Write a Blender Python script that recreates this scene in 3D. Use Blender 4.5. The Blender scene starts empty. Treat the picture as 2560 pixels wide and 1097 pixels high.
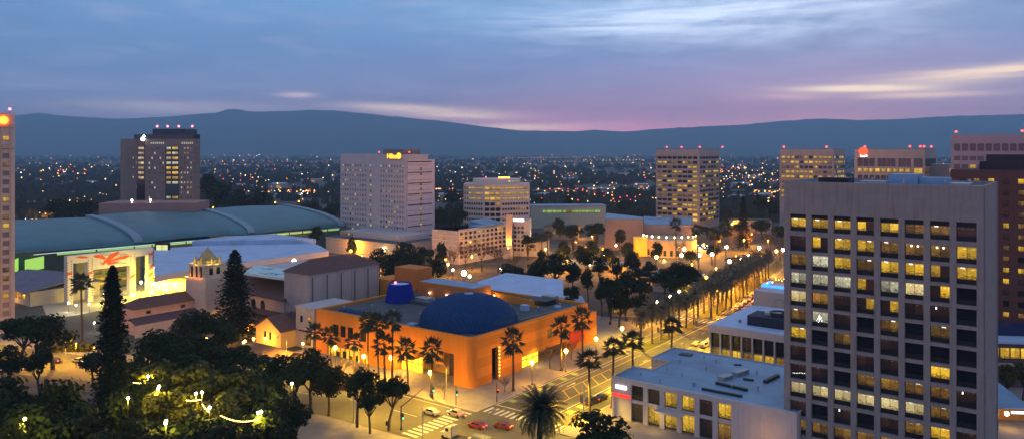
import bpy, math, random
from mathutils import Vector
R = math.radians
random.seed(7)
scene = bpy.context.scene
COL = scene.collection

# ---------------------------------------------------------------- camera
F, HY, EYE = 1920.0, 375.0, 65.0          # focal length in photo pixels, horizon row, eye height in metres
cam_d = bpy.data.cameras.new('camera')
cam_d.lens = 36 * F / 2560; cam_d.sensor_width = 36
cam_d.shift_y = -(548.5 - HY) / 2560
cam_d.clip_start = 1; cam_d.clip_end = 60000
cam = bpy.data.objects.new('camera', cam_d); COL.objects.link(cam)
cam.location = (0, 0, EYE); cam.rotation_euler = (R(90), 0, 0)
scene.camera = cam
scene.view_settings.view_transform = 'Standard'; scene.view_settings.look = 'None'
scene.view_settings.exposure = 0.12; scene.view_settings.gamma = 1
scene.render.engine = 'CYCLES'
scene.cycles.use_denoising = True
scene.cycles.max_bounces = 5; scene.cycles.diffuse_bounces = 2; scene.cycles.glossy_bounces = 2
scene.cycles.transmission_bounces = 2; scene.cycles.volume_bounces = 0; scene.cycles.transparent_max_bounces = 8
scene.cycles.sample_clamp_indirect = 3; scene.cycles.sample_clamp_direct = 0
scene.cycles.caustics_reflective = False; scene.cycles.caustics_refractive = False
scene.cycles.use_light_tree = True

# ---------------------------------------------------------------- node helpers
class N:
    def __init__(s, tree): s.t = tree; s.n = tree.nodes; s.l = tree.links
    def new(s, typ, **kw):
        n = s.n.new(typ)
        for k, v in kw.items(): setattr(n, k, v)
        return n
    def put(s, inp, v):
        if isinstance(v, bpy.types.NodeSocket): s.l.new(v, inp)
        else: inp.default_value = v
    def m(s, op, a, b=0.0, c=0.0, clamp=False):
        n = s.new('ShaderNodeMath', operation=op); n.use_clamp = clamp
        s.put(n.inputs[0], a); s.put(n.inputs[1], b)
        if len(n.inputs) > 2: s.put(n.inputs[2], c)
        return n.outputs[0]
    def mix(s, f, a, b):
        n = s.new('ShaderNodeMix', data_type='RGBA')
        s.put(n.inputs[0], f); s.put(n.inputs[6], a); s.put(n.inputs[7], b)
        return n.outputs[2]
    def noise(s, vec, scale, detail=3, rough=.5, dist=0.0):
        n = s.new('ShaderNodeTexNoise'); s.put(n.inputs['Vector'], vec) if vec else None
        n.inputs['Scale'].default_value = scale; n.inputs['Detail'].default_value = detail
        n.inputs['Roughness'].default_value = rough; n.inputs['Distortion'].default_value = dist
        return n.outputs['Fac']
    def xyz(s, x, y, z=0.0):
        n = s.new('ShaderNodeCombineXYZ'); s.put(n.inputs[0], x); s.put(n.inputs[1], y); s.put(n.inputs[2], z)
        return n.outputs[0]
    def ramp(s, f, stops):
        n = s.new('ShaderNodeValToRGB'); e = n.color_ramp.elements
        while len(e) < len(stops): e.new(.5)
        for i, (p, c) in enumerate(stops):
            e[i].position = p; e[i].color = (*c, 1)
        s.put(n.inputs[0], f); return n.outputs[0]
    def gauss(s, a, a0, sa, b, b0, sb, tilt=0.0):
        da = s.m('SUBTRACT', a, a0)
        db = s.m('SUBTRACT', b, b0)
        if tilt: db = s.m('SUBTRACT', db, s.m('MULTIPLY', da, tilt))
        da = s.m('DIVIDE', da, sa); db = s.m('DIVIDE', db, sb)
        q = s.m('ADD', s.m('MULTIPLY', da, da), s.m('MULTIPLY', db, db))
        return s.m('POWER', 2.718, s.m('MULTIPLY', q, -1.0))
def C4(c): return (c[0], c[1], c[2], 1.0)
def srgb(r, g, b):
    f = lambda v: (v/255/12.92) if v/255 <= .04045 else ((v/255+.055)/1.055)**2.4
    return (f(r), f(g), f(b))

# ---------------------------------------------------------------- sky (dusk overcast, streaks of bright cloud low in the west)
world = bpy.data.worlds.new('World'); scene.world = world; world.use_nodes = True
w = N(world.node_tree); w.n.clear()
tc = w.new('ShaderNodeTexCoord').outputs['Generated']
sp = w.new('ShaderNodeSeparateXYZ'); w.put(sp.inputs[0], tc)
X_, Y_, Z_ = sp.outputs
az = w.m('MULTIPLY', w.m('ARCTAN2', X_, Y_), 57.2958)          # degrees from the middle of the view
el = w.m('MULTIPLY', w.m('ARCSINE', Z_), 57.2958)
def AE(px, py):
    a = math.atan((px-1280)/F); return math.degrees(a), math.degrees(math.atan((HY-py)/F*math.cos(a)))
# base colour by height above the horizon
base = w.ramp(w.m('DIVIDE', el, 90.0, clamp=True), [
    (0.0, srgb(178, 126, 146)), (.022, srgb(152, 124, 150)), (.045, srgb(114, 118, 152)), (.075, srgb(88, 114, 156)),
    (.115, srgb(88, 126, 166)), (.24, srgb(116, 126, 152)), (1.0, srgb(126, 132, 154))])
# pink in the west (right of centre), bluer and darker on the left
pk = w.gauss(az, AE(1650, 0)[0], 18, el, 1.2, 2.2)
base = w.mix(w.m('MULTIPLY', pk, .85), base, C4(srgb(238, 132, 158)))
pk2 = w.gauss(az, AE(2000, 0)[0], 24, el, 4.0, 3.0)
base = w.mix(w.m('MULTIPLY', pk2, .45), base, C4(srgb(150, 122, 165)))
lf = w.gauss(az, -38, 22, el, 6, 5)
base = w.mix(w.m('MULTIPLY', lf, .8), base, C4(srgb(76, 108, 146)))
pk3 = w.gauss(az, AE(1150, 0)[0], 9, el, 1.0, 1.3)
base = w.mix(w.m('MULTIPLY', pk3, .5), base, C4(srgb(214, 158, 156)))
# cloud texture, stretched along the horizon as seen at a low angle
vv = w.xyz(w.m('MULTIPLY', az, .055), w.m('MULTIPLY', w.m('POWER', w.m('MAXIMUM', el, 0.0), .8), .42), 3.1)
n1 = w.noise(vv, 1.0, 6, .55, .6)
v2 = w.xyz(w.m('MULTIPLY', az, .16), w.m('MULTIPLY', el, .8), 8.0)
n2 = w.noise(v2, 1.0, 6, .6, .35)
v3 = w.xyz(w.m('MULTIPLY', az, .10), w.m('MULTIPLY', el, 1.9), 1.0)
n3 = w.noise(v3, 1.0, 5, .55, .9)
dk = w.m('MULTIPLY', w.m('SUBTRACT', n1, .42), 2.6, clamp=True)
base = w.mix(w.m('MULTIPLY', dk, .6), base, C4(srgb(70, 96, 134)))
lt = w.m('MULTIPLY', w.m('SUBTRACT', n2, .5), 3.0, clamp=True)
base = w.mix(w.m('MULTIPLY', lt, .34), base, C4(srgb(152, 148, 178)))
def patch(px, py, sa, se, col, k, nz, lo, gain, tilt=0.0, be=None):
    global base
    a0, e0 = AE(px, py)
    g = w.gauss(az, a0, sa, el, e0, se, tilt)
    q = w.m('MULTIPLY', w.m('SUBTRACT', nz, lo), gain, clamp=True)
    base = w.mix(w.m('MULTIPLY', w.m('MULTIPLY', g, q), k), base, C4(col))
patch(1800, 45, 12.5, 1.9, srgb(184, 202, 228), .8, n2, .30, 3.2, -.02)
patch(1560, 60, 7.5, .9, srgb(196, 210, 230), .7, n3, .38, 3.5, -.03)
patch(1900, 20, 11, .7, srgb(196, 210, 230), .65, n3, .36, 3.5, .02)
patch(2520, 178, 8, .5, srgb(240, 212, 178), 1.0, n3, .30, 4.0, .05)
patch(2160, 222, 4.2, .24, srgb(248, 224, 190), 1.2, n2, .25, 4.0, -.02)
patch(2300, 238, 4.0, .2, srgb(228, 196, 180), 1.0, n2, .25, 4.0, 0)
patch(1960, 243, 3.0, .25, srgb(205, 160, 170), .9, n2, .25, 4.0, 0)
patch(1030, 272, 4.8, .30, srgb(228, 198, 184), 1.2, n2, .22, 4.0, -.03)
patch(1150, 288, 3.4, .26, srgb(236, 200, 180), 1.2, n2, .2, 4.0, -.02)
patch(745, 238, 1.3, .2, srgb(205, 180, 186), .9, n2, .2, 4.0, 0)
patch(440, 268, 6.0, .42, srgb(176, 160, 172), 1.1, n2, .2, 3.0, 0)
patch(150, 215, 9, .8, srgb(118, 124, 160), 1.0, n3, .3, 3.0, 0)
patch(1300, 318, 4, .22, srgb(232, 196, 176), 1.0, n3, .2, 3.0, 0)
# east and overhead: plain blue-grey dusk cloud; nothing bright below the horizon
sky = w.new('ShaderNodeTexSky', sky_type='NISHITA'); sky.sun_disc = False
sky.sun_elevation = R(2); sky.sun_rotation = R(25)
skyb = w.new('ShaderNodeVectorMath', operation='SCALE'); w.put(skyb.inputs[0], sky.outputs[0]); skyb.inputs[3].default_value = .004
add = w.new('ShaderNodeVectorMath', operation='ADD'); w.put(add.inputs[0], base); w.put(add.inputs[1], skyb.outputs[0])
bg = w.new('ShaderNodeBackground'); w.put(bg.inputs[0], add.outputs[0]); w.put(bg.inputs[1], w.m('ADD', 2.02, w.m('MULTIPLY', 2.3, w.m('POWER', 2.718, w.m('MULTIPLY', w.m('MAXIMUM', el, 0.0), -.36)))))
w.put(w.new('ShaderNodeOutputWorld').inputs[0], bg.outputs[0])

sun_d = bpy.data.lights.new('sun', 'SUN'); sun_d.energy = .08; sun_d.angle = R(20); sun_d.color = (1, .72, .62)
sun = bpy.data.objects.new('sun', sun_d); COL.objects.link(sun)
sun.rotation_euler = (R(80), 0, R(180-25)); sun.location = (0, 0, 300)   # from the afterglow, right of the middle of the view

# ---------------------------------------------------------------- geometry helpers
def G(px, py, z=0.0):                      # photo pixel -> ground-plan point of the feature standing at height z
    d = F*(EYE-z)/(py-HY); return ((px-1280)/F*d, d)
def D(px, d): return ((px-1280)/F*d, d)
def ZT(py, d): return EYE-(py-HY)/F*d      # height of a feature at distance d seen in row py
GRID = math.atan2(-.6, .8)                 # streets: local +x runs right and near, local +y right and away
def lenU(Cn, px, th=GRID):                 # length of the front face from the near corner out to column px
    k = (px-1280)/F; c, s = math.cos(th), math.sin(th)
    return (Cn[0]-k*Cn[1])/(c-k*s)
def lenV(Cn, px, th=GRID):
    k = (px-1280)/F; c, s = math.cos(th), math.sin(th)
    return (k*Cn[1]-Cn[0])/(-s-k*c)
def ST(s, t): return (.8*s+.6*t, -.6*s+.8*t)     # street coordinates: s across the avenue, t along it

class MB:
    def __init__(s): s.v = []; s.f = []; s.m = []; s.sm = []
    def add(s, vs, fs, m=0, smooth=False):
        o = len(s.v); s.v += [tuple(p) for p in vs]
        for f in fs: s.f.append(tuple(i+o for i in f)); s.m.append(m); s.sm.append(smooth)
        return s
    def box(s, x0, x1, y0, y1, z0, z1, m=0):
        vs = [(x, y, z) for z in (z0, z1) for x, y in ((x0, y0), (x1, y0), (x1, y1), (x0, y1))]
        return s.add(vs, [(3, 2, 1, 0), (4, 5, 6, 7), (0, 1, 5, 4), (1, 2, 6, 5), (2, 3, 7, 6), (3, 0, 4, 7)], m)
    def prism(s, poly, z0, z1, m=0, mtop=None):
        n = len(poly)
        a = sum(poly[i][0]*poly[(i+1) % n][1]-poly[(i+1) % n][0]*poly[i][1] for i in range(n))
        if a < 0: poly = poly[::-1]
        vs = [(p[0], p[1], z0) for p in poly]+[(p[0], p[1], z1) for p in poly]
        s.add(vs, [tuple(range(n))[::-1]]+[(i, (i+1) % n, n+(i+1) % n, n+i) for i in range(n)], m)
        return s.add([(p[0], p[1], z1) for p in poly], [tuple(range(n))], m if mtop is None else mtop)
    def obox(s, c, w, d, z0, z1, ang=0, m=0):       # oriented box, centre c in plan
        ca, sa = math.cos(ang), math.sin(ang)
        return s.prism([(c[0]+ca*x-sa*y, c[1]+sa*x+ca*y) for x, y in ((-w/2, -d/2), (w/2, -d/2), (w/2, d/2), (-w/2, d/2))], z0, z1, m)
    def face(s, vs, m=0): return s.add(vs, [tuple(range(len(vs)))], m)
    def slab(s, pts, th, m=0):                       # thick sheet with top face pts (counter-clockwise seen from above)
        n = len(pts); lo = [(p[0], p[1], p[2]-th) for p in pts]
        return s.add(list(pts)+lo, [tuple(range(n)), tuple(range(2*n-1, n-1, -1))]+[(i, n+i, n+(i+1) % n, (i+1) % n) for i in range(n)], m)
    def tube(s, pts, rs, n=8, m=0, smooth=True, cap=True):
        pts = [Vector(p) for p in pts]
        if not hasattr(rs, '__len__'): rs = [rs]*len(pts)
        vs = []; 
        for i, p in enumerate(pts):
            t = (pts[min(i+1, len(pts)-1)]-pts[max(i-1, 0)]); t = t.normalized() if t.length > 1e-9 else Vector((0, 0, 1))
            a = t.cross(Vector((0, 0, 1)) if abs(t.z) < .95 else Vector((1, 0, 0))).normalized(); b = t.cross(a)
            for k in range(n):
                q = 2*math.pi*k/n; vs.append(p+rs[i]*(math.cos(q)*a+math.sin(q)*b))
        fs = [(i*n+k, i*n+(k+1) % n, (i+1)*n+(k+1) % n, (i+1)*n+k) for i in range(len(pts)-1) for k in range(n)]
        s.add(vs, fs, m, smooth)
        if cap: s.add(vs[:n], [tuple(range(n))[::-1]], m); s.add(vs[-n:], [tuple(range(n))], m)
        return s
    def lathe(s, prof, c=(0, 0), n=16, m=0, smooth=True, a0=0, a1=2*math.pi):
        full = abs(a1-a0-2*math.pi) < 1e-6; k = n if full else n+1
        vs = [(c[0]+r*math.cos(a0+(a1-a0)*i/n), c[1]+r*math.sin(a0+(a1-a0)*i/n), z) for r, z in prof for i in range(k)]
        fs = [(j*k+i, j*k+(i+1) % k, (j+1)*k+(i+1) % k, (j+1)*k+i) for j in range(len(prof)-1) for i in range(n)]
        return s.add(vs, fs, m, smooth)
    def ball(s, c, r, n=8, m=0, sz=1.0):
        prof = [(max(r*math.sin(math.pi*i/(n//2+1)), .0), c[2]-r*sz*math.cos(math.pi*i/(n//2+1))) for i in range(n//2+2)]
        prof[0] = (r*.02, prof[0][1]); prof[-1] = (r*.02, prof[-1][1])
        return s.lathe(prof, (c[0], c[1]), n, m)
    def mesh(s, name, mats):
        me = bpy.data.meshes.new(name); me.from_pydata(s.v, [], s.f)
        if not isinstance(mats, (list, tuple)): mats = [mats]
        for q in mats: me.materials.append(q)
        me.polygons.foreach_set('material_index', s.m); me.polygons.foreach_set('use_smooth', s.sm)
        me.update(); return me
def obj(name, mb, mats, parent=None, loc=None, rot=0):
    me = mb if isinstance(mb, bpy.types.Mesh) else mb.mesh(name, mats)
    o = bpy.data.objects.new(name, me); COL.objects.link(o)
    if parent: o.parent = parent
    if loc: o.location = loc
    if rot: o.rotation_euler = (0, 0, rot)
    return o
def tag(o, label=None, cat=None, group=None, kind=None):
    if label: o['label'] = label
    if cat: o['category'] = cat
    if group: o['group'] = group
    if kind: o['kind'] = kind
    return o
def thing(name, label, cat, loc=(0, 0, 0), rot=0, group=None):
    o = bpy.data.objects.new(name, None); COL.objects.link(o); o.empty_display_size = .5
    o.location = loc if len(loc) == 3 else (loc[0], loc[1], 0); o.rotation_euler = (0, 0, rot)
    return tag(o, label, cat, group)
def clone(root, loc, rot=0, scale=1.0, label=None):
    def cp(o, par):
        c = o.copy(); COL.objects.link(c); c.parent = par
        for ch in list(kids.get(o.name, ())):
            if ch.type != 'LIGHT': cp(ch, c)
        return c
    kids = {}
    def walk(o):
        kids[o.name] = list(o.children)
        for ch in o.children: walk(ch)
    walk(root)
    c = cp(root, None); c.location = loc; c.rotation_euler = (0, 0, rot)
    c.scale = (scale,)*3 if not hasattr(scale, '__len__') else scale
    if label: c['label'] = label
    return c
def lamp_light(name, loc, energy, col, parent=None, radius=.25, spot=None, direction=None):
    d = bpy.data.lights.new(name, 'SPOT' if spot else 'POINT'); d.energy = energy; d.color = col; d.shadow_soft_size = radius
    if spot: d.spot_size = R(spot); d.spot_blend = .6
    o = bpy.data.objects.new(name, d); COL.objects.link(o); o.location = loc
    if direction: o.rotation_euler = Vector(direction).to_track_quat('-Z', 'Y').to_euler()
    if parent: o.parent = parent
    return o

# ---------------------------------------------------------------- materials
def mat(name, col, rough=.8, var=.25, scale=.6, col2=None, metal=0.0, bump=0.0, brick=None, streak=0.0, spec=.3, stain=0.0):
    m = bpy.data.materials.new(name); m.use_nodes = True
    n = N(m.node_tree); b = n.n['Principled BSDF']
    tcn = n.new('ShaderNodeTexCoord').outputs['Object']
    c2 = col2 or tuple(c*(1-var) for c in col)
    f = n.noise(tcn, scale, 5, .6)
    f = n.m('MULTIPLY', n.m('SUBTRACT', f, .3), 2.4, clamp=True)
    c = n.mix(f, C4(c2), C4(col))
    if streak:
        mp = n.new('ShaderNodeMapping'); n.put(mp.inputs[0], tcn); mp.inputs['Scale'].default_value = (1, 1, .06)
        g = n.noise(mp.outputs[0], 1.7, 4, .6)
        g = n.m('MULTIPLY', n.m('SUBTRACT', g, .5), 4*streak, clamp=True)
        c = n.mix(g, c, C4(tuple(v*.45 for v in col)))
    if stain:
        g = n.noise(tcn, scale*.25, 4, .65, 1.0)
        g = n.m('MULTIPLY', n.m('SUBTRACT', g, .52), 7*stain, clamp=True)
        c = n.mix(g, c, C4(tuple(v*.4 for v in col)))
    if brick:
        t = n.new('ShaderNodeTexBrick'); mp = n.new('ShaderNodeMapping'); n.put(mp.inputs[0], tcn)
        mp.inputs['Rotation'].default_value = brick.get('rot', (0, 0, 0)); n.put(t.inputs['Vector'], mp.outputs[0])
        t.inputs['Scale'].default_value = brick.get('scale', 1); t.inputs['Mortar Size'].default_value = brick.get('mortar', .02)
        n.put(t.inputs['Color1'], c); n.put(t.inputs['Color2'], c); t.inputs['Mortar'].default_value = C4(tuple(v*brick.get('dark', .5) for v in col))
        t.inputs['Brick Width'].default_value = brick.get('w', 1); t.inputs['Row Height'].default_value = brick.get('h', .5)
        c = t.outputs[0]
    n.put(b.inputs['Base Color'], c)
    b.inputs['Roughness'].default_value = rough; b.inputs['Metallic'].default_value = metal
    b.inputs['Specular IOR Level'].default_value = spec
    if bump:
        bp = n.new('ShaderNodeBump'); bp.inputs['Strength'].default_value = bump
        n.put(bp.inputs['Height'], n.noise(tcn, scale*6, 4)); n.put(b.inputs['Normal'], bp.outputs[0])
    return m
def emis(name, col, strength, sample=False):
    m = bpy.data.materials.new(name); m.use_nodes = True
    n = N(m.node_tree); b = n.n['Principled BSDF']
    b.inputs['Base Color'].default_value = C4(tuple(min(c, .8) for c in col))
    b.inputs['Emission Color'].default_value = C4(col); b.inputs['Emission Strength'].default_value = strength
    if not sample: m.cycles.emission_sampling = 'NONE'
    return m
def lit_glass(name, ca, cb, strength, mull=2, dark=.35, fixtures=True):
    """a lit room behind glass: two panes, furniture silhouettes low down, bright fittings high up, each window different"""
    m = bpy.data.materials.new(name); m.use_nodes = True
    n = N(m.node_tree); b = n.n['Principled BSDF']
    tcn = n.new('ShaderNodeTexCoord').outputs['Object']; s = n.new('ShaderNodeSeparateXYZ'); n.put(s.inputs[0], tcn)
    rnd = n.new('ShaderNodeObjectInfo').outputs['Random']
    x, z = s.outputs[0], s.outputs[2]                      # both run -.5 .. .5 on the unit window
    v = n.xyz(n.m('ADD', x, n.m('MULTIPLY', rnd, 57.0)), n.m('MULTIPLY', z, 1.3), n.m('MULTIPLY', rnd, 31.0))
    a = n.noise(v, 2.2, 2, .5); f = n.noise(v, 7.0, 3, .6)
    c = n.mix(n.m('MULTIPLY', n.m('SUBTRACT', a, .3), 2.4, clamp=True), C4(ca), C4(cb))
    # furniture: dark where noise falls below a level that rises towards the sill
    lvl = n.m('SUBTRACT', .42, n.m('MULTIPLY', z, .55))
    furn = n.m('GREATER_THAN', lvl, n.m('ADD', f, .06))
    c = n.mix(n.m('MULTIPLY', furn, .75), c, C4(tuple(q*dark*.3 for q in ca)))
    # ceiling fittings: short bright dashes near the top
    fz = n.m('MULTIPLY', n.m('GREATER_THAN', z, .27), n.m('LESS_THAN', z, .35)); fx = n.m('GREATER_THAN', n.m('FRACT', n.m('ADD', n.m('MULTIPLY', x, n.m('ADD', 2.0, n.m('MULTIPLY', rnd, 3.0))), rnd)), .62)
    c = n.mix(n.m('MULTIPLY', n.m('MULTIPLY', fz, fx), .8), c, C4(tuple(min(1.3, q*1.6+.12) for q in cb)))
    # each half pane has its own level (blind down, door open)
    half = n.m('GREATER_THAN', x, 0.0)
    hv = n.new('ShaderNodeTexWhiteNoise', noise_dimensions='1D'); n.put(hv.inputs['W'], n.m('ADD', n.m('MULTIPLY', rnd, 91.0), n.m('MULTIPLY', half, 3.7)))
    k = n.m('ADD', .42, n.m('MULTIPLY', hv.outputs['Value'], .75))
    k = n.m('MULTIPLY', k, n.m('ADD', .75, n.m('MULTIPLY', rnd, .45)))
    mul = n.m('LESS_THAN', n.m('ABSOLUTE', x), .015)
    k = n.m('MULTIPLY', k, n.m('SUBTRACT', 1.0, n.m('MULTIPLY', mul, .85)))
    n.put(b.inputs['Emission Color'], c); n.put(b.inputs['Emission Strength'], n.m('MULTIPLY', k, strength))
    b.inputs['Base Color'].default_value = (.02, .02, .02, 1); b.inputs['Roughness'].default_value = .15
    m.cycles.emission_sampling = 'NONE'
    return m
M = {}
M['concrete'] = mat('pale_concrete', (.30, .262, .24), .9, .22, .35, bump=.2, streak=.6)
M['white_wall'] = mat('white_render', (.49, .455, .45), .8, .15, .3, streak=.35)
M['cream_wall'] = mat('cream_wall', (.55, .48, .40), .8, .15, .3, streak=.3)
M['beige_wall'] = mat('beige_panels', (.42, .35, .32), .8, .2, .2)
M['brown_wall'] = mat('brown_stone', (.235, .19, .17), .8, .2, .3)
M['pink_wall'] = mat('pinkish_brown_wall', (.34, .19, .17), .85, .2, .1)
M['brick'] = mat('dark_red_brick', (.16, .065, .05), .85, .3, .8, brick=dict(scale=1, w=.6, h=.25, mortar=.02, rot=(R(90), 0, 0)))
M['orange'] = mat('orange_stucco', (.66, .235, .02), .75, .16, .12, bump=.08, streak=.3, brick=dict(scale=1, w=5.2, h=2.6, mortar=.012, dark=.72, rot=(R(90), 0, 0)))
M['orange_dim'] = mat('orange_back_wall', (.62, .19, .035), .8, .15, .25, streak=.2)
M['roof_blue'] = mat('blue_membrane_roof', (.19, .34, .50), .55, .3, .15, stain=.6, spec=.5)
M['roof_white'] = mat('white_membrane_roof', (.40, .54, .74), .6, .2, .15, stain=.35, spec=.4)
M['roof_dark'] = mat('dark_gravel_roof', (.085, .10, .11), .8, .35, .25, stain=.6)
M['roof_teal'] = mat('teal_metal_roof', (.038, .165, .20), .5, .35, .08, metal=0, spec=.5, stain=.35, brick=dict(scale=.2, w=1.2, h=40, mortar=.012, dark=.55))
M['rib'] = mat('pale_blue_rib', (.17, .27, .33), .55, .15, .2)
M['tile'] = mat('brown_clay_tile', (.13, .07, .06), .8, .35, 1.2, bump=.3)
M['dome_blue'] = mat('blue_tiled_dome', (.012, .052, .155), .75, .35, .9, spec=.08, brick=dict(scale=1, w=1.6, h=.8, mortar=.03, dark=.35))
M['cone_blue'] = mat('deep_blue_cone', (.010, .024, .26), .8, .25, .6, spec=.05)
M['dark_glass'] = mat('dark_window_glass', (.012, .010, .014), .08, .3, .5, spec=.5)
M['black'] = mat('black_frame', (.015, .014, .016), .5, .3, 2)
M['metal'] = mat('grey_metal', (.35, .37, .40), .45, .2, 1, metal=.5)
M['dark_metal'] = mat('dark_post', (.03, .028, .027), .5, .3, 2)
M['white_paint'] = mat('white_paint', (.42, .43, .44), .6, .12, 2)
M['trunk'] = mat('bark', (.07, .05, .035), .9, .4, 2, bump=.4)
M['palm_trunk'] = mat('palm_bark', (.12, .085, .055), .9, .4, 3, bump=.4, brick=dict(scale=1, w=2, h=.25, mortar=.03, rot=(R(90), 0, 0)))
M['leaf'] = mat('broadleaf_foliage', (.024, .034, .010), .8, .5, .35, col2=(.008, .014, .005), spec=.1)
M['leaf_lit'] = mat('lamplit_leaf_colour', (.085, .080, .010), .7, .5, .35, col2=(.03, .034, .006), spec=.15)  # lamplight painted in: a lighter, yellower copy of the leaf colour
M['needle'] = mat('conifer_needles', (.012, .018, .012), .8, .5, .5, col2=(.005, .008, .006), spec=.08)
M['frond'] = mat('palm_fronds', (.035, .05, .018), .6, .4, .8, col2=(.015, .026, .01))
M['twig'] = mat('bare_branches', (.12, .085, .07), .9, .4, 1)
M['grass'] = mat('lawn', (.06, .09, .02), .95, .5, .3)
M['asphalt'] = mat('asphalt', (.105, .098, .075), .75, .35, .12, bump=.1, stain=.5, streak=0)
M['paving'] = mat('pale_paving', (.26, .23, .22), .85, .25, .4, brick=dict(scale=.6, w=1, h=1, mortar=.02, dark=.7))
M['line'] = mat('white_road_paint', (.66, .64, .56), .7, .45, 1.5, stain=.6)
M['line_y'] = mat('yellow_road_paint', (.70, .48, .06), .7, .3, 1.5)
M['green_paint'] = mat('green_cycle_paint_and_patch', (.28, .42, .08), .7, .3, 1.0)
M['kerb'] = mat('concrete_kerb', (.38, .35, .32), .85, .2, .8)
M['win_y'] = lit_glass('lit_office_yellow', (.58, .29, .010), (.84, .52, .035), .95)
M['win_c'] = lit_glass('lit_office_cream', (.68, .50, .20), (.82, .66, .32), .85, dark=.8)
M['win_m'] = lit_glass('lit_office_dim', (.22, .09, .012), (.40, .22, .025), .5)
M['win_w'] = lit_glass('lit_office_grey', (.40, .36, .22), (.75, .70, .50), .75)
M['win_o'] = lit_glass('lit_office_orange', (.65, .22, .02), (.8, .42, .05), .6)
M['win_k'] = lit_glass('nearly_dark_office', (.03, .008, .004), (.05, .018, .006), .5)
M['win_g'] = lit_glass('lit_hall_green', (.30, .62, .12), (.50, .80, .22), .7, dark=.9)
M['win_p'] = mat('drawn_blind_glass', (.20, .18, .19), .4, .4, .5, spec=.4)
M['glow_w'] = emis('white_lamp_glow', (1.0, .93, .70), 14)
M['glow_y'] = emis('yellow_lamp_glow', (1.0, .62, .12), 14)
M['glow_o'] = emis('orange_lamp_glow', (1.0, .30, .03), 9)
M['glow_r'] = emis('red_beacon_glow', (1.0, .05, .04), 6)
M['glow_t'] = emis('red_tail_light_glow', (1.0, .06, .02), 5)
M['glow_g'] = emis('green_signal_glow', (.05, .9, .35), 5)
M['glow_b'] = emis('blue_neon_glow', (.03, .18, 1.0), 3)
M['glow_s'] = emis('white_sign_glow', (1, .97, .88), 2.2)
M['glow_rs'] = emis('red_sign_glow', (1, .03, .02), 1.6)
M['pink_glow'] = emis('pink_beacon_glow', (1.0, .15, .22), 5)

# ---------------------------------------------------------------- shared part builders
_UW = {}
def unit_window(state):                    # unit window: 1 x 1 pane facing -y with a thin dark frame
    if state not in _UW:
        b = MB(); b.add([(-.5, 0, -.5), (.5, 0, -.5), (.5, 0, .5), (-.5, 0, .5)], [(0, 1, 2, 3)], 0)
        b.add([(-.5, 1, -.5), (.5, 1, -.5), (.5, 1, .5), (-.5, 1, .5)], [(3, 2, 1, 0)], 1)
        b.box(-.5, .5, -.4, 0, -.5, -.44, 1); b.box(-.5, .5, -.4, 0, .46, .5, 1)
        b.box(-.5, -.47, -.4, 0, -.44, .46, 1); b.box(.47, .5, -.4, 0, -.44, .46, 1)
        mm = {'d': M['dark_glass']}.get(state) or M['win_'+state]
        _UW[state] = b.mesh('window', [mm, M['black']])
    return _UW[state]
def put_windows(root, wins, cap=96, name='window', dep=.12):
    """wins: (x, y, z, w, h, rot, state) in root space; the largest and brightest are parts, the overflow is one part"""
    order = sorted(wins, key=lambda q: (q[6] in 'dp', -q[3]*q[4]))
    for q in order[:cap]:
        o = bpy.data.objects.new(name, unit_window(q[6])); COL.objects.link(o); o.parent = root
        o.location = q[:3]; o.rotation_euler = (0, 0, q[5]); o.scale = (q[3], dep, q[4])
    rest = order[cap:]
    if rest:
        sts = sorted({q[6] for q in rest}); b = MB()
        for x, y, z, w_, h_, rt, stt in rest:
            c, s_ = math.cos(rt), math.sin(rt)
            pts = [(x+c*a*w_/2+s_*.03, y+s_*a*w_/2-c*.03, z+e*h_/2) for a, e in ((-1, -1), (1, -1), (1, 1), (-1, 1))]
            b.add(pts, [(0, 1, 2, 3)], sts.index(stt))
        o = obj('more_windows', b, [M['dark_glass'] if q == 'd' else M2['flat_'+q] for q in sts], root); o['kind'] = 'stuff'
M2 = {'flat_'+k: emis('far_lit_pane_'+k, c, s) for k, c, s in (('y', (.85, .62, .10), .55), ('c', (.9, .72, .38), .6), ('m', (.4, .2, .03), .4), ('w', (.6, .55, .38), .5), ('o', (.7, .3, .04), .5), ('k', (.05, .02, .01), .3), ('g', (.4, .7, .2), .6))}
M2['flat_p'] = M['win_p']
def pick(weights): 
    ks = list(weights); return random.choices(ks, [weights[k] for k in ks])[0]
def roof_box(name, C, parent, x0, x1, y0, y1, z0, h, m): return obj(name, MB().box(x0, x1, y0, y1, z0, z0+h), m, parent)
def beacon(root, x, y, z, m='glow_r', r=.8):
    b = MB(); b.tube([(0, 0, 0), (0, 0, 1.0)], .12, 6, 0); b.ball((0, 0, 1.0+r), r, 8, 1)
    return obj('beacon', b, [M['dark_metal'], M[m]], root, (x, y, z))

# ================================================================ THE SETTING
def structure(name, mb, m, **k): return tag(obj(name, mb, m, **k), kind='structure')
# ground: one sheet to beyond the mountains, the dark city plain
gm = bpy.data.materials.new('city_ground'); gm.use_nodes = True
n = N(gm.node_tree); pos = n.new('ShaderNodeNewGeometry').outputs['Position']
a = n.noise(pos, .012, 6, .65); b_ = n.noise(pos, .07, 4, .6)
c = n.mix(n.m('MULTIPLY', n.m('SUBTRACT', a, .35), 3, clamp=True), C4((.022, .028, .024)), C4((.075, .07, .075)))
c = n.mix(n.m('MULTIPLY', n.m('SUBTRACT', b_, .5), 4, clamp=True), c, C4((.10, .095, .095)))
n.put(n.n['Principled BSDF'].inputs['Base Color'], c); n.n['Principled BSDF'].inputs['Roughness'].default_value = .95
g = MB(); g.add([(-18000, -400, 0), (18000, -400, 0), (18000, 14900, 0), (-18000, 14900, 0)], [(0, 1, 2, 3)])
structure('ground', g, gm)

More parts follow.
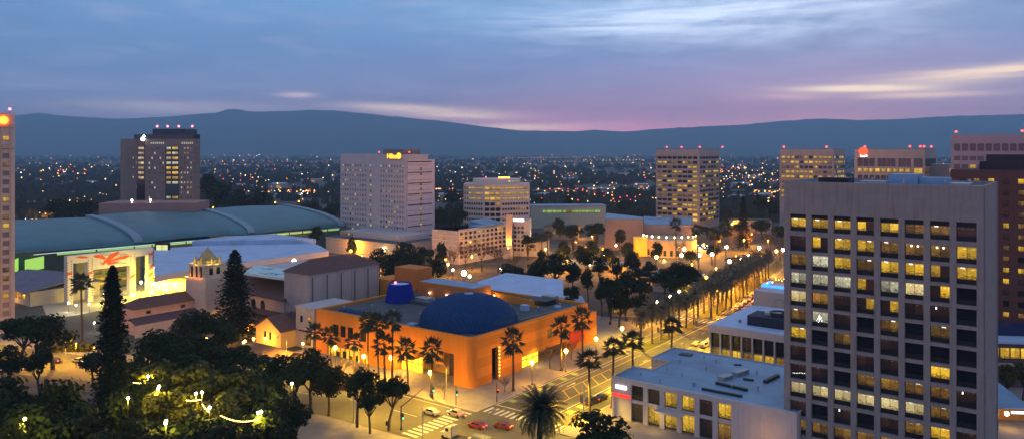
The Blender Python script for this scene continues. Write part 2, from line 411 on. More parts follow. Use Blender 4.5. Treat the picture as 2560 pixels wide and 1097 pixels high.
# mountains: a ridge profile given real depth, folded by ravines
RP = [(-900, 300), (-500, 292), (0, 290), (60, 288), (100, 283), (180, 292), (300, 298), (420, 293), (500, 285), (545, 283), (570, 274), (600, 274), (625, 280),
      (700, 279), (780, 276), (850, 278), (950, 288), (1050, 298), (1130, 306), (1200, 316), (1300, 327), (1380, 328), (1440, 329), (1480, 325),
      (1560, 330), (1640, 323), (1750, 317), (1860, 312), (1950, 303), (2050, 297), (2150, 301), (2250, 298), (2350, 292), (2450, 289), (2560, 286), (3000, 280), (3500, 290)]
def ridge(px):
    for (a, b), (c, d) in zip(RP, RP[1:]):
        if a <= px <= c: return b+(d-b)*(px-a)/(c-a)
    return RP[-1][1]
from mathutils import noise as mn
g = MB(); NX, NY = 340, 26; D0, D1 = 9500.0, 14500.0
for j in range(NY):
    t = j/(NY-1); dd = D0+(D1-D0)*t
    for i in range(NX):
        px = -850+4250*i/(NX-1)
        x = (px-1280)/F*D1*(.75+.25*t)
        h = (HY-ridge(px))/F*D1+EYE
        prof = (t*t*(3-2*t))**.8
        rv = mn.fractal(Vector((x*.0011, dd*.0009, 3)), .9, 2.0, 5)
        fold = 1-.55*abs(rv)*(1-t)*2.2*t
        foot = .10*math.sin(math.pi*min(1, t*3))*(.6+.8*mn.noise(Vector((x*.0004, 9, dd*.0006))))
        g.v.append((x, dd+rv*260*(1-t), max(-4, h*prof*fold+h*max(foot, 0))+(16*mn.noise(Vector((x*.004, 1, 1)))+13*mn.noise(Vector((x*.013, 5, 1))) if j == NY-1 else 0)))
for j in range(NY-1):
    for i in range(NX-1):
        k = j*NX+i; g.f.append((k, k+1, k+NX+1, k+NX)); g.m.append(0); g.sm.append(True)
structure('mountains', g, mat('mountain_scrub', (.055, .07, .05), .95, .4, .0012, col2=(.03, .04, .03)))

# streets -------------------------------------------------------------
MED = [(150, -117), (200, -117), (220, -117), (280, -118), (330, -124), (380, -131), (450, -142), (560, -165)]
def S0(t):
    if t <= MED[0][0]: return MED[0][1]
    for (a, b), (c, d) in zip(MED, MED[1:]):
        if a <= t <= c: return b+(d-b)*(t-a)/(c-a)
    return MED[-1][1]
def ribbon(mb, o0, o1, t0, t1, z0, z1, m=0, step=6):
    k = max(1, int((t1-t0)/step)); ts = [t0+(t1-t0)*i/k for i in range(k+1)]
    L = [ST(S0(t)+(o0(t) if callable(o0) else o0), t) for t in ts]; Rr = [ST(S0(t)+(o1(t) if callable(o1) else o1), t) for t in ts]
    for i in range(k):
        mb.prism([L[i], Rr[i], Rr[i+1], L[i+1]], z0, z1, m)
    return mb
AVL = lambda t: -4.6 if t < 200 else -4.6-min(1, (t-200)/60)*7.5     # outer kerb of the left carriageway
MK = [(-420, 60), (-330, 76), (-290, 92), (-249, 103), (-215, 117), (-180, 128), (-150, 134), (-122, 136), (-98, 136), (20, 136)]   # cross street centre (s, t)
def mk_strip(mb, o0, o1, s0, s1, z0, z1, m=0):
    pts = [p for p in MK if s0 < p[0] < s1]
    def at(s):
        for (a, b), (c, d) in zip(MK, MK[1:]):
            if a <= s <= c: return b+(d-b)*(s-a)/(c-a)
    pts = [(s0, at(s0))]+pts+[(s1, at(s1))]
    for (a, b), (c, d) in zip(pts, pts[1:]): mb.prism([ST(a, b+o0), ST(c, d+o0), ST(c, d+o1), ST(a, b+o1)], z0, z1, m)
    return mb
g = MB(); ribbon(g, AVL, 19.5, 147.2, 560, -.2, .03)
structure('avenue_road', g, M['asphalt'])
g = MB(); mk_strip(g, -11.2, 11.2, -420, 20, -.2, .026); structure('cross_street_road', g, M['asphalt'])
g = MB(); g.prism([ST(-121.6, 125), ST(-97.5, 125), ST(-97.5, 20), ST(-121.6, 20)], -.2, .022); structure('plaza_side_road', g, M['asphalt'])
# pavements, raised by a kerb
g = MB(); g.prism([ST(-121.7, 147.4), ST(-121.7, 200), ST(-129.6, 262), ST(-205, 262), ST(-205, 147.4)], -.2, .14, 0)
structure('museum_pavement', g, M['paving'])
g = MB(); g.prism([ST(-97.3, 147.4), ST(-97.3, 300), ST(-85, 300), ST(20, 300), ST(20, 147.4)], -.2, .14); structure('bank_side_pavement', g, M['paving'])
g = MB(); mk_strip(g, 11.4, 19, -400, -205.2, -.2, .14); structure('theatre_side_pavement', g, M['paving'])
g = MB(); g.prism([ST(-121.9, 124.6), ST(-150, 122.6), ST(-180, 116.5), ST(-180, 108), ST(-121.9, 108)], -.2, .14); structure('plaza_pavement', g, M['paving'])
g = MB(); g.prism([ST(-121.9, 107.8), ST(-330, 50), ST(-330, 10), ST(-121.9, 10)], -.2, .05); structure('plaza_lawn', g, M['grass'])
# kerb edges as pale strips
g = MB()
g.prism([ST(-121.7, 147.3), ST(-121.35, 147.3), ST(-121.35, 200), ST(-121.7, 200)], 0, .17)
g.prism([ST(-97.7, 147.3), ST(-97.35, 147.3), ST(-97.35, 300), ST(-97.7, 300)], 0, .17)
g.prism([ST(-205, 147.05), ST(-121.7, 147.05), ST(-121.7, 147.35), ST(-205, 147.35)], 0, .17)
structure('kerbs', g, M['kerb'])
# median with grass and kerb
g = MB(); ribbon(g, -2.6, 3.4, 222, 273, 0, .18, 0); ribbon(g, -4.2, 3.6, 281, 455, 0, .18, 0)
structure('median_kerb', g, M['kerb'])
g = MB(); ribbon(g, -2.3, 3.1, 222.3, 272.7, .1, .23, 0); ribbon(g, -3.9, 3.3, 281.3, 454.7, .1, .23, 0)
structure('median_lawn', g, M['leaf_lit'])
# road paint
g = MB(); Lz = (.034, .042)
def seg(s0, t0, s1, t1, w_=.14, m=0):
    dx, dy = s1-s0, t1-t0; L = math.hypot(dx, dy); nx, ny = -dy/L*w_/2, dx/L*w_/2
    g.prism([ST(s0+nx, t0+ny), ST(s1+nx, t1+ny), ST(s1-nx, t1-ny), ST(s0-nx, t0-ny)], Lz[0], Lz[1], m)
seg(-120.8, 154, -120.8, 205, .3); seg(-117.8, 170, -117.8, 220, .2); seg(-116.3, 170, -116.3, 219, .2)
seg(-104.8, 157, -104.8, 300, .2); seg(-101.2, 165, -101.2, 300, .15)
for t in range(226, 440, 6):
    for o in (-6.2,) if t < 275 else (-6.2, -9.4): 
        seg(S0(t)+o, t, S0(t+6)+o, t+6, .2)
    if t < 300: pass
    else: seg(S0(t)+8.5, t, S0(t+6)+8.5, t+6, .16)
    if t > 236: seg(S0(t)+4.6, t, S0(t+6)+4.6, t+6, .22)
seg(-113.6, 158, -113.6, 220, .22, 1); seg(-108.6, 158, -108.6, 236, .22, 1); 
for t in range(160, 196, 5): seg(-113.5, t+4.5, -108.7, t, .22, 1)
for t in range(204, 300, 9): seg(-109.4, t, -109.4, t+3, .18)
for k in range(6): seg(-119.4+.0, 158.5+k*6.0, -119.4, 160.5+k*6.0, 2.0, 2)      # green dashes of the cycle lane
for k in range(4): seg(-102.9, 160+k*5.2, -102.9, 162.4+k*5.2, 2.0, 2)
seg(-102.3, 180, -102.3, 190, 3.0, 2)  # bright patch by the near kerb, drawn as a wide green rectangle
for k in range(14): seg(-120.2+k*1.65, 148.6, -120.2+k*1.65, 152.6, .75)          # zebra across the avenue
seg(-120.8, 154.6, -109, 154.6, .45)
for k in range(12): seg(-126.2, 126.4+k*1.72, -121.6, 126.4+k*1.72, .8)            # zebra across the cross street
for k in range(15): seg(S0(276)-10.5+k*1.75, 274.6, S0(276)-10.5+k*1.75, 279.8, .8)  # zebra half way up the avenue
for a, b in ((-215, -195), (-190, -178), (-172, -160), (-154, -144), (-140, -131)): seg(a, 136+min(0, (a+150)*.28), b, 136+min(0, (b+150)*.28), .2)
seg(-205, 145.5, -128, 145.5, .2)
structure('road_markings', g, [M['line'], M['line_y'], M['green_paint']])
# arrow on the carriageway
g = MB(); g.prism([ST(-114.9, 178), ST(-114.6, 178), ST(-114.6, 181), ST(-114.9, 181)], .034, .042); g.prism([ST(-115.3, 181), ST(-114.2, 181), ST(-114.75, 183)], .034, .042)
structure('lane_arrow', g, M['line'])
# the orange-lit circle far up the avenue and the car park ground by the convention centre
g = MB(); cx_, cy_ = ST(-150, 470); g.prism([(cx_+95*math.cos(q*math.pi/18), cy_+60*math.sin(q*math.pi/18)) for q in range(36)], -.1, .02); structure('circle_road', g, M['asphalt'])
g = MB(); p = G(1340, 640); g.prism([(p[0]-35, p[1]-35), (p[0]+45, p[1]-30), (p[0]+60, p[1]+60), (p[0]-35, p[1]+60)], -.1, .018); structure('car_park', g, M['asphalt'])
g = MB(); g.prism([G(120, 800), G(330, 760), G(560, 735), G(640, 700), G(380, 705), G(100, 745)], -.1, .02); structure('forecourt', g, mat('forecourt_paving', (.45, .40, .30), .8, .2, .3))

# ================================================================ TOWERS
def frame_core(root, wL, wR, z0, z1, m, name='wall'):
    return obj(name, MB().box(-wL, 0, 0, wR, z0, z1), m, root)

# --- the pale concrete office tower on the right (front face and its narrow return)
dR = 142.3; PC = D(2458, dR)
t_ = thing('office_tower', 'big pale concrete office tower with deep square windows, nearest at right', 'office tower', PC, GRID)
wL, wR = lenU(PC, 1960), lenV(PC, 2494)
zt = ZT(466, dR)
depth_b = 30.0 if wR > 30 else max(wR, 14)
x_first, pitch = None, None
xs = [-lenU(PC, p) for p in (1975, 2013)]
cols = [(1975.5, 2013.5), (2030, 2072), (2085, 2129), (2142, 2188), (2203, 2248), (2262.5, 2311), (2326, 2374.5), (2391, 2441)]
cx = [(-lenU(PC, a), -lenU(PC, b)) for a, b in cols]
pit = ((cx[-1][0]+cx[-1][1])-(cx[0][0]+cx[0][1]))/2/7
wcol = sum(b-a for a, b in cx)/8
c0 = (cx[0][0]+cx[0][1])/2
dl = F*0+163.0
tops = [51.45]+[46.85-3.87*i for i in range(11)]
bots = [47.85]+[43.65-3.87*i for i in range(11)]
wall = MB(); RD = .95                     # reveal depth
ztop_par = zt
zlow = 0.0
wall.box(-wL, 0, RD+.4, depth_b, 0, ztop_par-1.0)          # core behind the glass line
wall.box(-wL, 0, 0, RD+.4, tops[0], ztop_par, 0)           # blank band at the top
edges = [-wL]+[v for k in range(8) for v in (c0+pit*k-wcol/2, c0+pit*k+wcol/2)]+[0]
for k in range(0, len(edges), 2): wall.box(edges[k], edges[k+1], 0, RD+.4, 3.2, tops[0], 0)
for i in range(11):
    zb, zn = bots[i], (tops[i+1] if i < 11 else 3)
    for k in range(8): wall.box(c0+pit*k-wcol/2, c0+pit*k+wcol/2, .06, RD+.4, zn, zb, 0)
for k in range(8): wall.box(c0+pit*k-wcol/2, c0+pit*k+wcol/2, .06, RD+.4, 3.2, bots[11], 0)
# parapet round the roof
wall.box(-wL, -wL+.5, RD+.4, depth_b-.5, ztop_par-1.0, ztop_par); wall.box(-.5, 0, RD+.4, depth_b-.5, ztop_par-1.0, ztop_par); wall.box(-wL, 0, depth_b-.5, depth_b, ztop_par-1, ztop_par)
wall.box(.0, .25, 1.2, 1.5, 0, ztop_par-.3); wall.box(.0, .25, depth_b-2.4, depth_b-2.0, 0, ztop_par-.3)
obj('wall', wall, M['concrete'], t_)
obj('roof', MB().box(-wL+.5, -.5, 1.4, depth_b-.5, ztop_par-.98, ztop_par-.9), M['roof_blue'], t_)
b = MB(); b.box(-wL+6, -wL+12, 4, 9, ztop_par-.9, ztop_par+.9, 0); obj('cooling_unit', b, M['black'], t_)
b = MB(); b.box(-18, -12.5, 10, 16, ztop_par-.9, ztop_par+1.7); b.box(-12.4, -7, 11, 15, ztop_par-.9, ztop_par+1.1); obj('plant_room', b, M['roof_blue'], t_)
obj('roof_vent', MB().box(-wL+14, -wL+19, 5, 8, ztop_par-.9, ztop_par+.35), M['metal'], t_); obj('roof_vent', MB().box(-6, -2.5, 4, 9, ztop_par-.9, ztop_par+.3), M['metal'], t_)
for q_ in ((-wL+15, 12), (-wL+22, 6), (-wL+29, 9), (-3.5, 12)): obj('roof_pipe', MB().tube([(q_[0], q_[1], ztop_par-.9), (q_[0], q_[1], ztop_par+.9)], .3, 8), M['metal'], t_)
ST_A = ["YYYhYmmk", "khYYmSSY", "mwYmYYhY", "xwwhwChd", "coudhhtd"[:0]+"cokhhktd", "mxkdmdmd", "Ykmdkdyd"[:0]+"Ydmdkddd", "kddkkdYd", "sddkmmmt"[:0]+"skdyymmt", "CCCCCCmd", "kdtdkmYk"]
SM = {'Y': 'y', 'y': 'm', 'm': 'm', 'h': 'y', 'S': 'm', 'C': 'c', 'c': 'c', 'w': 'w', 'x': 'w', 'o': 'o', 'k': 'k', 'd': 'd', 't': 'k', 's': 'k'}
FIT = MB
for i in range(12):
    for k in range(8):
        z0_, z1_ = bots[i], tops[i]
        if i == 0: z1_ -= .9
        st = ST_A[i][k] if i < 11 else random.choice('ymo')
        x = c0+pit*k; stt = SM.get(st, st)
        root_w = bpy.data.objects.new('window', unit_window(stt)); COL.objects.link(root_w); root_w.parent = t_
        zb = z0_+.75                       # dark spandrel glass under the lit pane
        root_w.location = (x, RD, (zb+z1_)/2); root_w.scale = (wcol, .25, z1_-zb)
        lo = MB(); lo.box(x-wcol/2, x+wcol/2, RD-.12, RD+.2, z0_, zb)
        if i == 0: hd_ = obj('header', MB().box(x-wcol/2, x+wcol/2, RD-.2, RD+.2, z1_, tops[0]), M['black'], None); hd_.parent = root_w; hd_.matrix_parent_inverse = root_w.matrix_basis.inverted()
        o_ = obj('spandrel', lo, M['black'], None); o_.parent = root_w; o_.matrix_parent_inverse = (root_w.matrix_basis).inverted()
        fx = MB(); n_f = 0
        if st == 'S': fx.ball((x-.55, RD-.12, z1_-.55), .20, 8); fx.ball((x+.55, RD-.12, z1_-.55), .20, 8); n_f = 1
        if st == 't': fx.box(x-.8, x-.6, RD-.10, RD-.02, z1_-.8, z1_-.35); n_f = 1
        if st == 's':
            for q in range(9): fx.ball((x-1.2+q*.33, RD-.12, zb+.15+.05*q+.12*random.random()), .075, 6)
            n_f = 1
        if st == 'x' and i == 5:
            for q in range(26):
                r_ = random.random(); fx.ball((x-.2+(random.random()-.5)*1.7*r_, RD-.12, zb+1.75-1.7*r_), .085, 6)
            n_f = 1
        if st in 'YCm' and random.random() < .55: 
            u = random.choice((-.7, .6)); fx.box(x+u-.35, x+u+.35, RD-.06, RD-.01, z1_-.28, z1_-.16); n_f = 1
        if n_f:
            o_ = obj('lamp', fx, M['glow_yw'] if 'glow_yw' in M else M['glow_s'], None); o_.parent = root_w; o_.matrix_parent_inverse = root_w.matrix_basis.inverted()
        if st == 'h' :
            bl = MB(); side = random.choice((-1, 1)); bl.box(x+(0 if side > 0 else -wcol/2+.1), x+(wcol/2-.1 if side > 0 else 0), RD-.09, RD-.02, zb+.1, z1_-.1)
            o_ = obj('blind', bl, M['win_k'], None); o_.parent = root_w; o_.matrix_parent_inverse = root_w.matrix_basis.inverted()
# lit ground floor
b = MB(); b.box(-wL+1, -1, RD, RD+.3, .2, 3.0); obj('shop_front', b, M['win_o'], t_)

# --- generic slab tower on the street grid or its own angle
def tower(name, label, C, th, wL, wR, z0, z1, rows, bays_f, bays_r, wallm, w_f, prob, zfirst, fh, win_h, cap=96, win_w=.8, grid=False, wr=None, edge=1.2):
    t = thing(name, label, 'office tower', C, th)
    frame_core(t, wL, wR, z0, z1, wallm)
    obj('roof', MB().box(-wL+.4, -.4, .4, wR-.4, z1, z1+.15), M['roof_dark'], t)
    wins = []
    def face(W_, bays, ax):
        if not bays: return
        p = (W_-2*edge)/bays
        for i in range(rows):
            z = zfirst-fh*i
            for k in range(bays):
                c_ = edge+p*(k+.5); st = prob(i, k, ax)
                if st is None: continue
                if ax == 0: wins.append((-W_+c_, -.06, z, p*win_w, win_h, 0, st))
                else: wins.append((.06, c_, z, p*win_w, win_h, R(90), st))
    face(wL, bays_f, 0); face(wR, bays_r, 1)
    if grid:
        b = MB()
        for i in range(rows+1):
            z = zfirst-fh*(i-.5); b.box(-wL, 0, -.22, -.002, z-.28, z+.28); b.box(.002, .22, 0, wR, z-.28, z+.28)
        obj('floor_band', b, wallm, t)
    put_windows(t, wins, cap)
    return t
def P(y=.2, m=.1, c=0, w=0, o=0, k=.2, d=.5):
    def f(i, k_, ax): return pick({'y': y, 'm': m, 'c': c, 'w': w, 'o': o, 'k': k, 'd': d})
    return f

# left edge tower
C_ = D(37, 274); tp = ZT(283, 274)
t = thing('hotel_tower', 'tall beige hotel tower cut by the left edge, with round red sign', 'hotel tower', C_, R(33))
wl = 46; frame_core(t, wl, 22, 0, tp, M['cream_wall'])
b = MB()
for k in range(7): b.box(-1.2-3.1*k-.5, -1.2-3.1*k+.2, -.6, -.002, 6, tp-6)
b.box(-wl, 0, -.7, -.01, tp-5.2, tp-4.4); b.box(-wl, 0, -.7, -.01, tp-12.6, tp-12.0)
obj('pilaster', b, M['beige_wall'], t); b = MB().box(-wl, 0, -.35, 0, 0, 0.01)
wins = []
for i in range(22):
    for k in range(7): wins.append((-1.35-1.5-3.1*k+.2, -.1, tp-9-3.1*i, 1.9, 1.7, 0, pick({'y': .12, 'm': .15, 'w': .1, 'k': .15, 'p': .6})))
put_windows(t, [q for q in wins if q[0] > -14], 96)
b = MB(); px = (12-37)/F*274; b.lathe([(0.02, 0), (1.8, .0), (2.1, .4), (2.1, .9)], n=24); s_ = obj('round_sign', b, M['glow_o2'] if 'glow_o2' in M else emis('round_sign_glow', (1.0, .10, .01), 1.3), t, (px, -.75, ZT(303, 274))); s_.rotation_euler = (R(90), 0, 0); s_.location.y = -.3
b = MB(); b.lathe([(0.02, 0), (1.2, 0), (1.5, .3)], n=16); q = obj('emblem', b, emis('emblem_glow', (1.0, .45, .05), 1.6), s_); q.location = (.2, .2, 1.0)
beacon(t, -1.5, 3, tp, 'pink_glow', .5)

# brown office tower, back left
d_ = 600; th = R(-2); C_ = D(484, d_)
wl = lenU(C_, 350, th)
t = thing('office_tower', 'brown stone office tower with dark blue glass crown, behind the vaulted roofs', 'office tower', C_, th)
zt2 = ZT(347, d_); ww = lenU(C_, 297, th)
b = MB(); b.prism([(0, 0), (-wl, 0), (-wl-2.5, 5), (-66, 14), (-66, 34), (-11, 34), (2.4, 6)], 0, zt2); obj('wall', b, M['brown_wall'], t)
b = MB(); b.prism([(.2, -.3), (-wl, -.3), (-wl-2.5, 4.8), (-wl-9, 8), (-wl-9, 30), (-10, 30), (2.6, 5.8)], zt2, ZT(336, d_)); obj('glass_crown', b, mat('blue_crown_glass', (.02, .035, .06), .2, .2, .1), t)
b = MB(); b.box(-wl+7, -9, 6, 26, ZT(336, d_), ZT(322, d_)); obj('plant_room', b, mat('dark_blue_plant', (.04, .055, .08), .6, .2, .2), t)
b = MB(); b.box(-wl-2.6, -wl+4, -.2, 4.6, 3, zt2+1); 
obj('recess_strip', b, M['dark_glass'], t)
b = MB(); b.box(-22.5, -11.5, -.2, .2, 3, ZT(366, d_)); obj('glass_strip', b, mat('green_strip_glass', (.02, .05, .055), .2, .2, .1), t)
wins = []
for i in range(13):
    z = ZT(371, d_)-3.84*i
    if i < 8 or i in (10, 11): wins.append((-16.5-3.2, -.3, z, 3.6, 2.2, 0, 'y' if i in (1, 4, 5, 6) else 'w')); wins.append((-16.5+2, -.3, z, 5.0, 2.2, 0, 'w' if i in (1, 3, 7) else 'y'))
    if i < 7: wins.append((-wl+1, -.3, z, 4.6, 2.0, 0, 'w' if i in (1,) else 'c'))
    for k in range(6): wins.append((-wl+7.5+2.2*k, -.1, z, 1.0, 1.6, 0, pick({'w': .16, 'k': .2, 'p': .64})))
    for k in range(4): wins.append((-9.5+2.5*k, -.1, z, 1.1, 1.6, 0, pick({'w': .35, 'o': .15, 'k': .2, 'p': .3})))
    for k in range(3): wins.append((.35+.75*k, 1.0+1.9*k-.1, z, 1.3, 1.7, R(68), pick({'w': .35, 'o': .3, 'k': .35})))
    for k in range(4): wins.append((-wl-6-3.4*k, 6.2+1.35*k-.1, z, 1.1, 1.6, R(-21), pick({'w': .1, 'p': .9})))
wins += [(-wl+9+1.6*k, -.1, ZT(358, d_), .8, 1.5, 0, 'w') for k in range(7)]+[(-9+1.6*k, -.1, ZT(358, d_), .8, 1.5, 0, 'w') for k in range(6)]
put_windows(t, wins, 98)
obj('floodlight', MB().ball((-wl+2.6, -.6, ZT(348, d_)), 1.5, 8).ball((-wl+3.4, -.6, ZT(341, d_)), .9, 8), M['glow_w'], t)
for px in (372, 399, 428, 463): beacon(t, (px-484)/F*d_, 12, ZT(321, d_), 'pink_glow', .9)
# pinkish block behind the vaults
d_ = 520; C_ = D(488, d_); wl = lenU(C_, 247, R(4))
t = thing('plant_block', 'long windowless pinkish brown block behind the vaulted teal roof', 'block', C_, R(4))
frame_core(t, wl, 30, 0, ZT(507, d_), M['pink_wall'])
for q in (330, 375): obj('roof_lamp', MB().tube([(0, 0, 0), (0, 0, 1.2)], .1, 6).ball((0, 0, 1.7), .7, 8), M['glow_w'], t, ((q-488)/F*d_, 3, ZT(507, d_)))

# grey hotel slab
d_ = 490; C_ = D(1015, d_); wl, wr = lenU(C_, 851), lenV(C_, 1085)
zt2 = ZT(400, d_)
t = thing('hotel_tower', 'tall grey hotel slab with glowing yellow sign on its roof parapet', 'hotel tower', C_, GRID)
frame_core(t, wl, wr*.78, 0, zt2+3.5, M['white_wall'])
b = MB(); b.box(0.02, .6, 1.0, wr, 0, zt2); b.box(-3, 0, wr*.78+.02, wr, 0, zt2); obj('end_wall', b, mat('pinkish_panels', (.60, .52, .55), .8, .12, .3), t)
b = MB()
for i in range(9): b.box(.55, .72, 1.0, wr*.9, zt2-1.6-i*6.9, zt2-1.0-i*6.9)
for i in range(18): b.box(.55, .64, 1.0, wr*.9, zt2-3.2-i*3.3, zt2-3.05-i*3.3)
obj('spandrel_band', b, M['black'], t)
wins = [(.72, wr*.5, zt2-2.6-3.3*i, 1.3, 1.9, R(90), 'm' if i % 3 else 'y') for i in range(17)]
pw = (wl-3)/24
for i in range(16):
    z = zt2-4.2-3.28*i
    for k in range(24):
        x = -wl+1.5+pw*(k+.5)
        if k == 11: wins.append((x, -.08, z, 1.5, 1.9, 0, 'm' if i % 2 else 'w')); continue
        if k in (10, 12, 13, 14): continue
        wins.append((x, -.06, z, 1.0, 1.5, 0, pick({'y': .03, 'c': .05, 'w': .04, 'k': .05, 'd': .06, 'p': .77}) if i > 1 else pick({'c': .3, 'w': .1, 'p': .6})))
put_windows(t, wins, 96)
b = MB(); b.box(-24, -5, 3, wr*.7, zt2+3.5, zt2+6.8); obj('plant_room', b, M['brown_wall'], t)
sg = MB(); sg.box(-16.8, -3.5, -.8, -.5, zt2+.4, zt2+4.6)
sgo = obj('roof_sign', sg, M['brown_wall'], t)
tcu = bpy.data.curves.new('sign_lettering', 'FONT'); tcu.body = 'Hilton'; tcu.size = 4.2; tcu.extrude = .12; tcu.offset = .09
to = bpy.data.objects.new('sign_lettering', tcu); COL.objects.link(to)
bpy.context.view_layer.update(); me = bpy.data.meshes.new_from_object(to.evaluated_get(bpy.context.evaluated_depsgraph_get())); bpy.data.objects.remove(to)
sy = emis('hotel_sign_glow', (1.0, .36, .02), 3.0); me.materials.clear(); me.materials.append(sy)
lt = obj('sign_lettering', me, None, sgo, (-16.3, -.95, zt2+.9)); lt.rotation_euler = (R(90), 0, 0)
o = obj('sign_emblem', MB().lathe([(.02, 0), (1.2, 0), (1.5, .25), (1.9, .25), (1.9, 0), (1.9, -.1)], n=24), sy, sgo, (-5.4, -.95, zt2+2.5)); o.rotation_euler = (R(90), 0, 0)
for q in (-30, -17, -2): beacon(t, q, 5, zt2+3.5, 'glow_r', .45)
# its low podium
C2 = G(1000, 652, 0); 
t = thing('podium_building', 'low cream podium building with horizontal bands at the foot of the grey hotel slab', 'building', C2, GRID)
d2 = C2[1]; zz = ZT(612, d2); wl = lenU(C2, 815)
frame_core(t, wl, 34, 0, zz, M['cream_wall']); b = MB()
for i in range(4): b.box(-wl, 0, -.12, -.002, 1.6+i*2.2, 1.75+i*2.2); b.box(.002, .12, 0, 34, 1.6+i*2.2, 1.75+i*2.2)
b.box(-wl-.3, .3, -.3, 34.3, zz, zz+.4); obj('band', b, M['beige_wall'], t)
obj('roof', MB().box(-wl+.5, -.5, .5, 33.5, zz+.4, zz+.5), M['roof_dark'], t)
obj('upper_storey', MB().box(-wl+3, -8, 9, 33, zz+.5, zz+3.6), M['white_wall'], t)
put_windows(t, [(-wl+4.5+1.7*i, 8.9, zz+1.9, 1.3, 1.6, 0, 'm' if i != 4 else 'y') for i in range(7)])
# octagonal white office
d_ = 574; C_ = D(1240, d_)
t = thing('octagonal_office', 'white octagonal office with rows of yellow windows, right of the grey hotel slab', 'office building', C_, 0)
z8 = ZT(461, d_); pts = [(-24.8, 9), (-24.8, 32), (-10, 44), (12, 44), (25.4, 31), (25.4, 8), (4, -2), (-9, -2)]
b = MB(); b.prism(pts, 0, z8); b.prism([(x*.72, y*.72+6) for x, y in pts], z8, ZT(449, d_)); obj('wall', b, mat('pinkish_white_wall', (.66, .54, .47), .8, .12, .3), t)
wins = []
for i in range(8):
    z = z8-2.9-3.9*i; lit = i < 3
    for k in range(3): wins.append((-6.6+4.1*k, -2.1, z, 3.4, 2.5, 0, 'y' if lit else ('o' if i == 3 and k == 2 else 'd')))
    a = math.atan2(10, 21.4)
    for k in range(10):
        u = (k+.7)/10.6; wins.append((4+21.4*u, -2+10*u-.1, z, 1.6, 1.7, a, ('y' if lit else 'o' if (i == 4 and 4 < k < 9) else 'd')))
    a = math.atan2(-11, 15.8)
    for k in range(8):
        u = (k+.7)/8.6; wins.append((-24.8+15.8*u, 9-11*u-.1, z, 1.4, 1.7, a, ('y' if (lit and k > 1) else 'm' if lit else 'd')))
put_windows(t, wins, 98)
put_windows(t, [(x, 2.6, ZT(454, d_), 1.6, 1.8, R(12), 'c') for x in (10, 13)])
beacon(t, -8, 12, ZT(449, d_), 'pink_glow', .4); b = MB()
for q in range(6): b.ball((2+q*1.5, 20, ZT(449, d_)+.8), .6, 6)
obj('roof_lamp', b, M['glow_o'], t)
# mid-rise white hotel with the lit pylon
C_ = D(1147, 436); wl, wr = lenU(C_, 1080), lenV(C_, 1312)
t = thing('midrise_hotel', 'white seven storey hotel with stepped blue roofs beside the tall glowing orange pylon', 'hotel', C_, GRID)
zt2 = ZT(578, 436)
frame_core(t, wl, wr, 0, zt2, M['white_wall'])
b = MB()
for i in range(7): b.box(-wl, 0, -.25, -.003, 2.6+i*2.65, 2.85+i*2.65); b.box(.003, .3, 0, wr, 2.6+i*2.65, 2.9+i*2.65)
for k in range(int(wr/4)): b.box(.003, .22, k*4, k*4+.3, 0, zt2)
obj('balcony_band', b, mat('pale_band', (.68, .60, .56), .8, .1, .5), t)
b = MB(); b.slab([(-wl, 1, zt2), (.2, 1, zt2), (.2, wr*.5, zt2), (-wl, wr*.5, zt2)], .1); b.box(-8, .3, 18, wr*.62, zt2+.02, zt2+1.4)
b.add([(-14, 26, zt2+3.6), (-2, 26, zt2+1.2), (-2, wr*.7, zt2+1.2), (-14, wr*.7, zt2+3.6), (-14, 26, zt2), (-2, 26, zt2), (-2, wr*.7, zt2), (-14, wr*.7, zt2)], [(0, 4, 5, 1), (0, 1, 2, 3), (1, 5, 6, 2), (0, 3, 7, 4), (3, 2, 6, 7)])
obj('roof', b, M['roof_blue'], t)
wins = [(-wl*.55, -.3, 3.9+i*2.65, 1.1, 1.3, 0, 'y') for i in range(6)]
for i in range(6):
    for k in range(int(wr/4)): wins.append((.12, k*4+2.2, 4.1+i*2.65, 2.0, 1.5, R(90), pick({'c': .07, 'y': .05, 'm': .1, 'k': .28, 'd': .5})))
put_windows(t, wins, 96)
obj('parapet', MB().box(-.4, .3, 0, wr, zt2+.02, zt2+.9), M['white_wall'], t)
C_ = D(1272, 462)
t = thing('lit_pylon', 'tall narrow concrete pylon lit orange from its foot, rising beside the white hotel', 'pylon', C_, R(-20))
obj('shaft', MB().box(-1.9, 1.9, 0, 1.2, 0, ZT(537, 462)), mat('pylon_stucco', (.6, .42, .3), .8, .1, .3), t)
obj('uplight', MB().box(-.5, .5, -1.9, -1.3, 6.2, 6.6), M['glow_y'], t)
obj('planter', MB().box(-2.6, 2.6, -2.8, -.05, 0, 6.1), M['white_wall'], t)
for dx in (-.9, .9): lamp_light('uplight_beam', (dx, -2.2, 7.1), 5200, (1, .50, .06), t, .3, 90, (-dx*.1, .55, 1))
C_ = D(1283, 455); zz = ZT(553, 455)
t = thing('rooftop_sign', 'white glowing rooftop sign beside the orange pylon', 'sign', C_, R(-20))
obj('sign_face', MB().box(0, 6.6, 0, .4, zz, zz+1.6), M['glow_s'], t); obj('sign_post', MB().box(.3, .5, .1, .3, zz-4, zz).box(6, 6.2, .1, .3, zz-4, zz), M['dark_metal'], t)
# the wing right of the pylon
C_ = D(1316, 470); t = thing('hotel_wing', 'narrow grey hotel wing with balconies right of the orange pylon', 'hotel', C_, R(-10))
frame_core(t, lenU(C_, 1284, R(-10)), 20, 0, ZT(552, 470), M['white_wall'])
put_windows(t, [(-7+2.3*k, -.1, 4+2.7*i, 1.5, 1.5, 0, pick({'y': .12, 'c': .12, 'k': .3, 'd': .4})) for i in range(6) for k in range(3)])

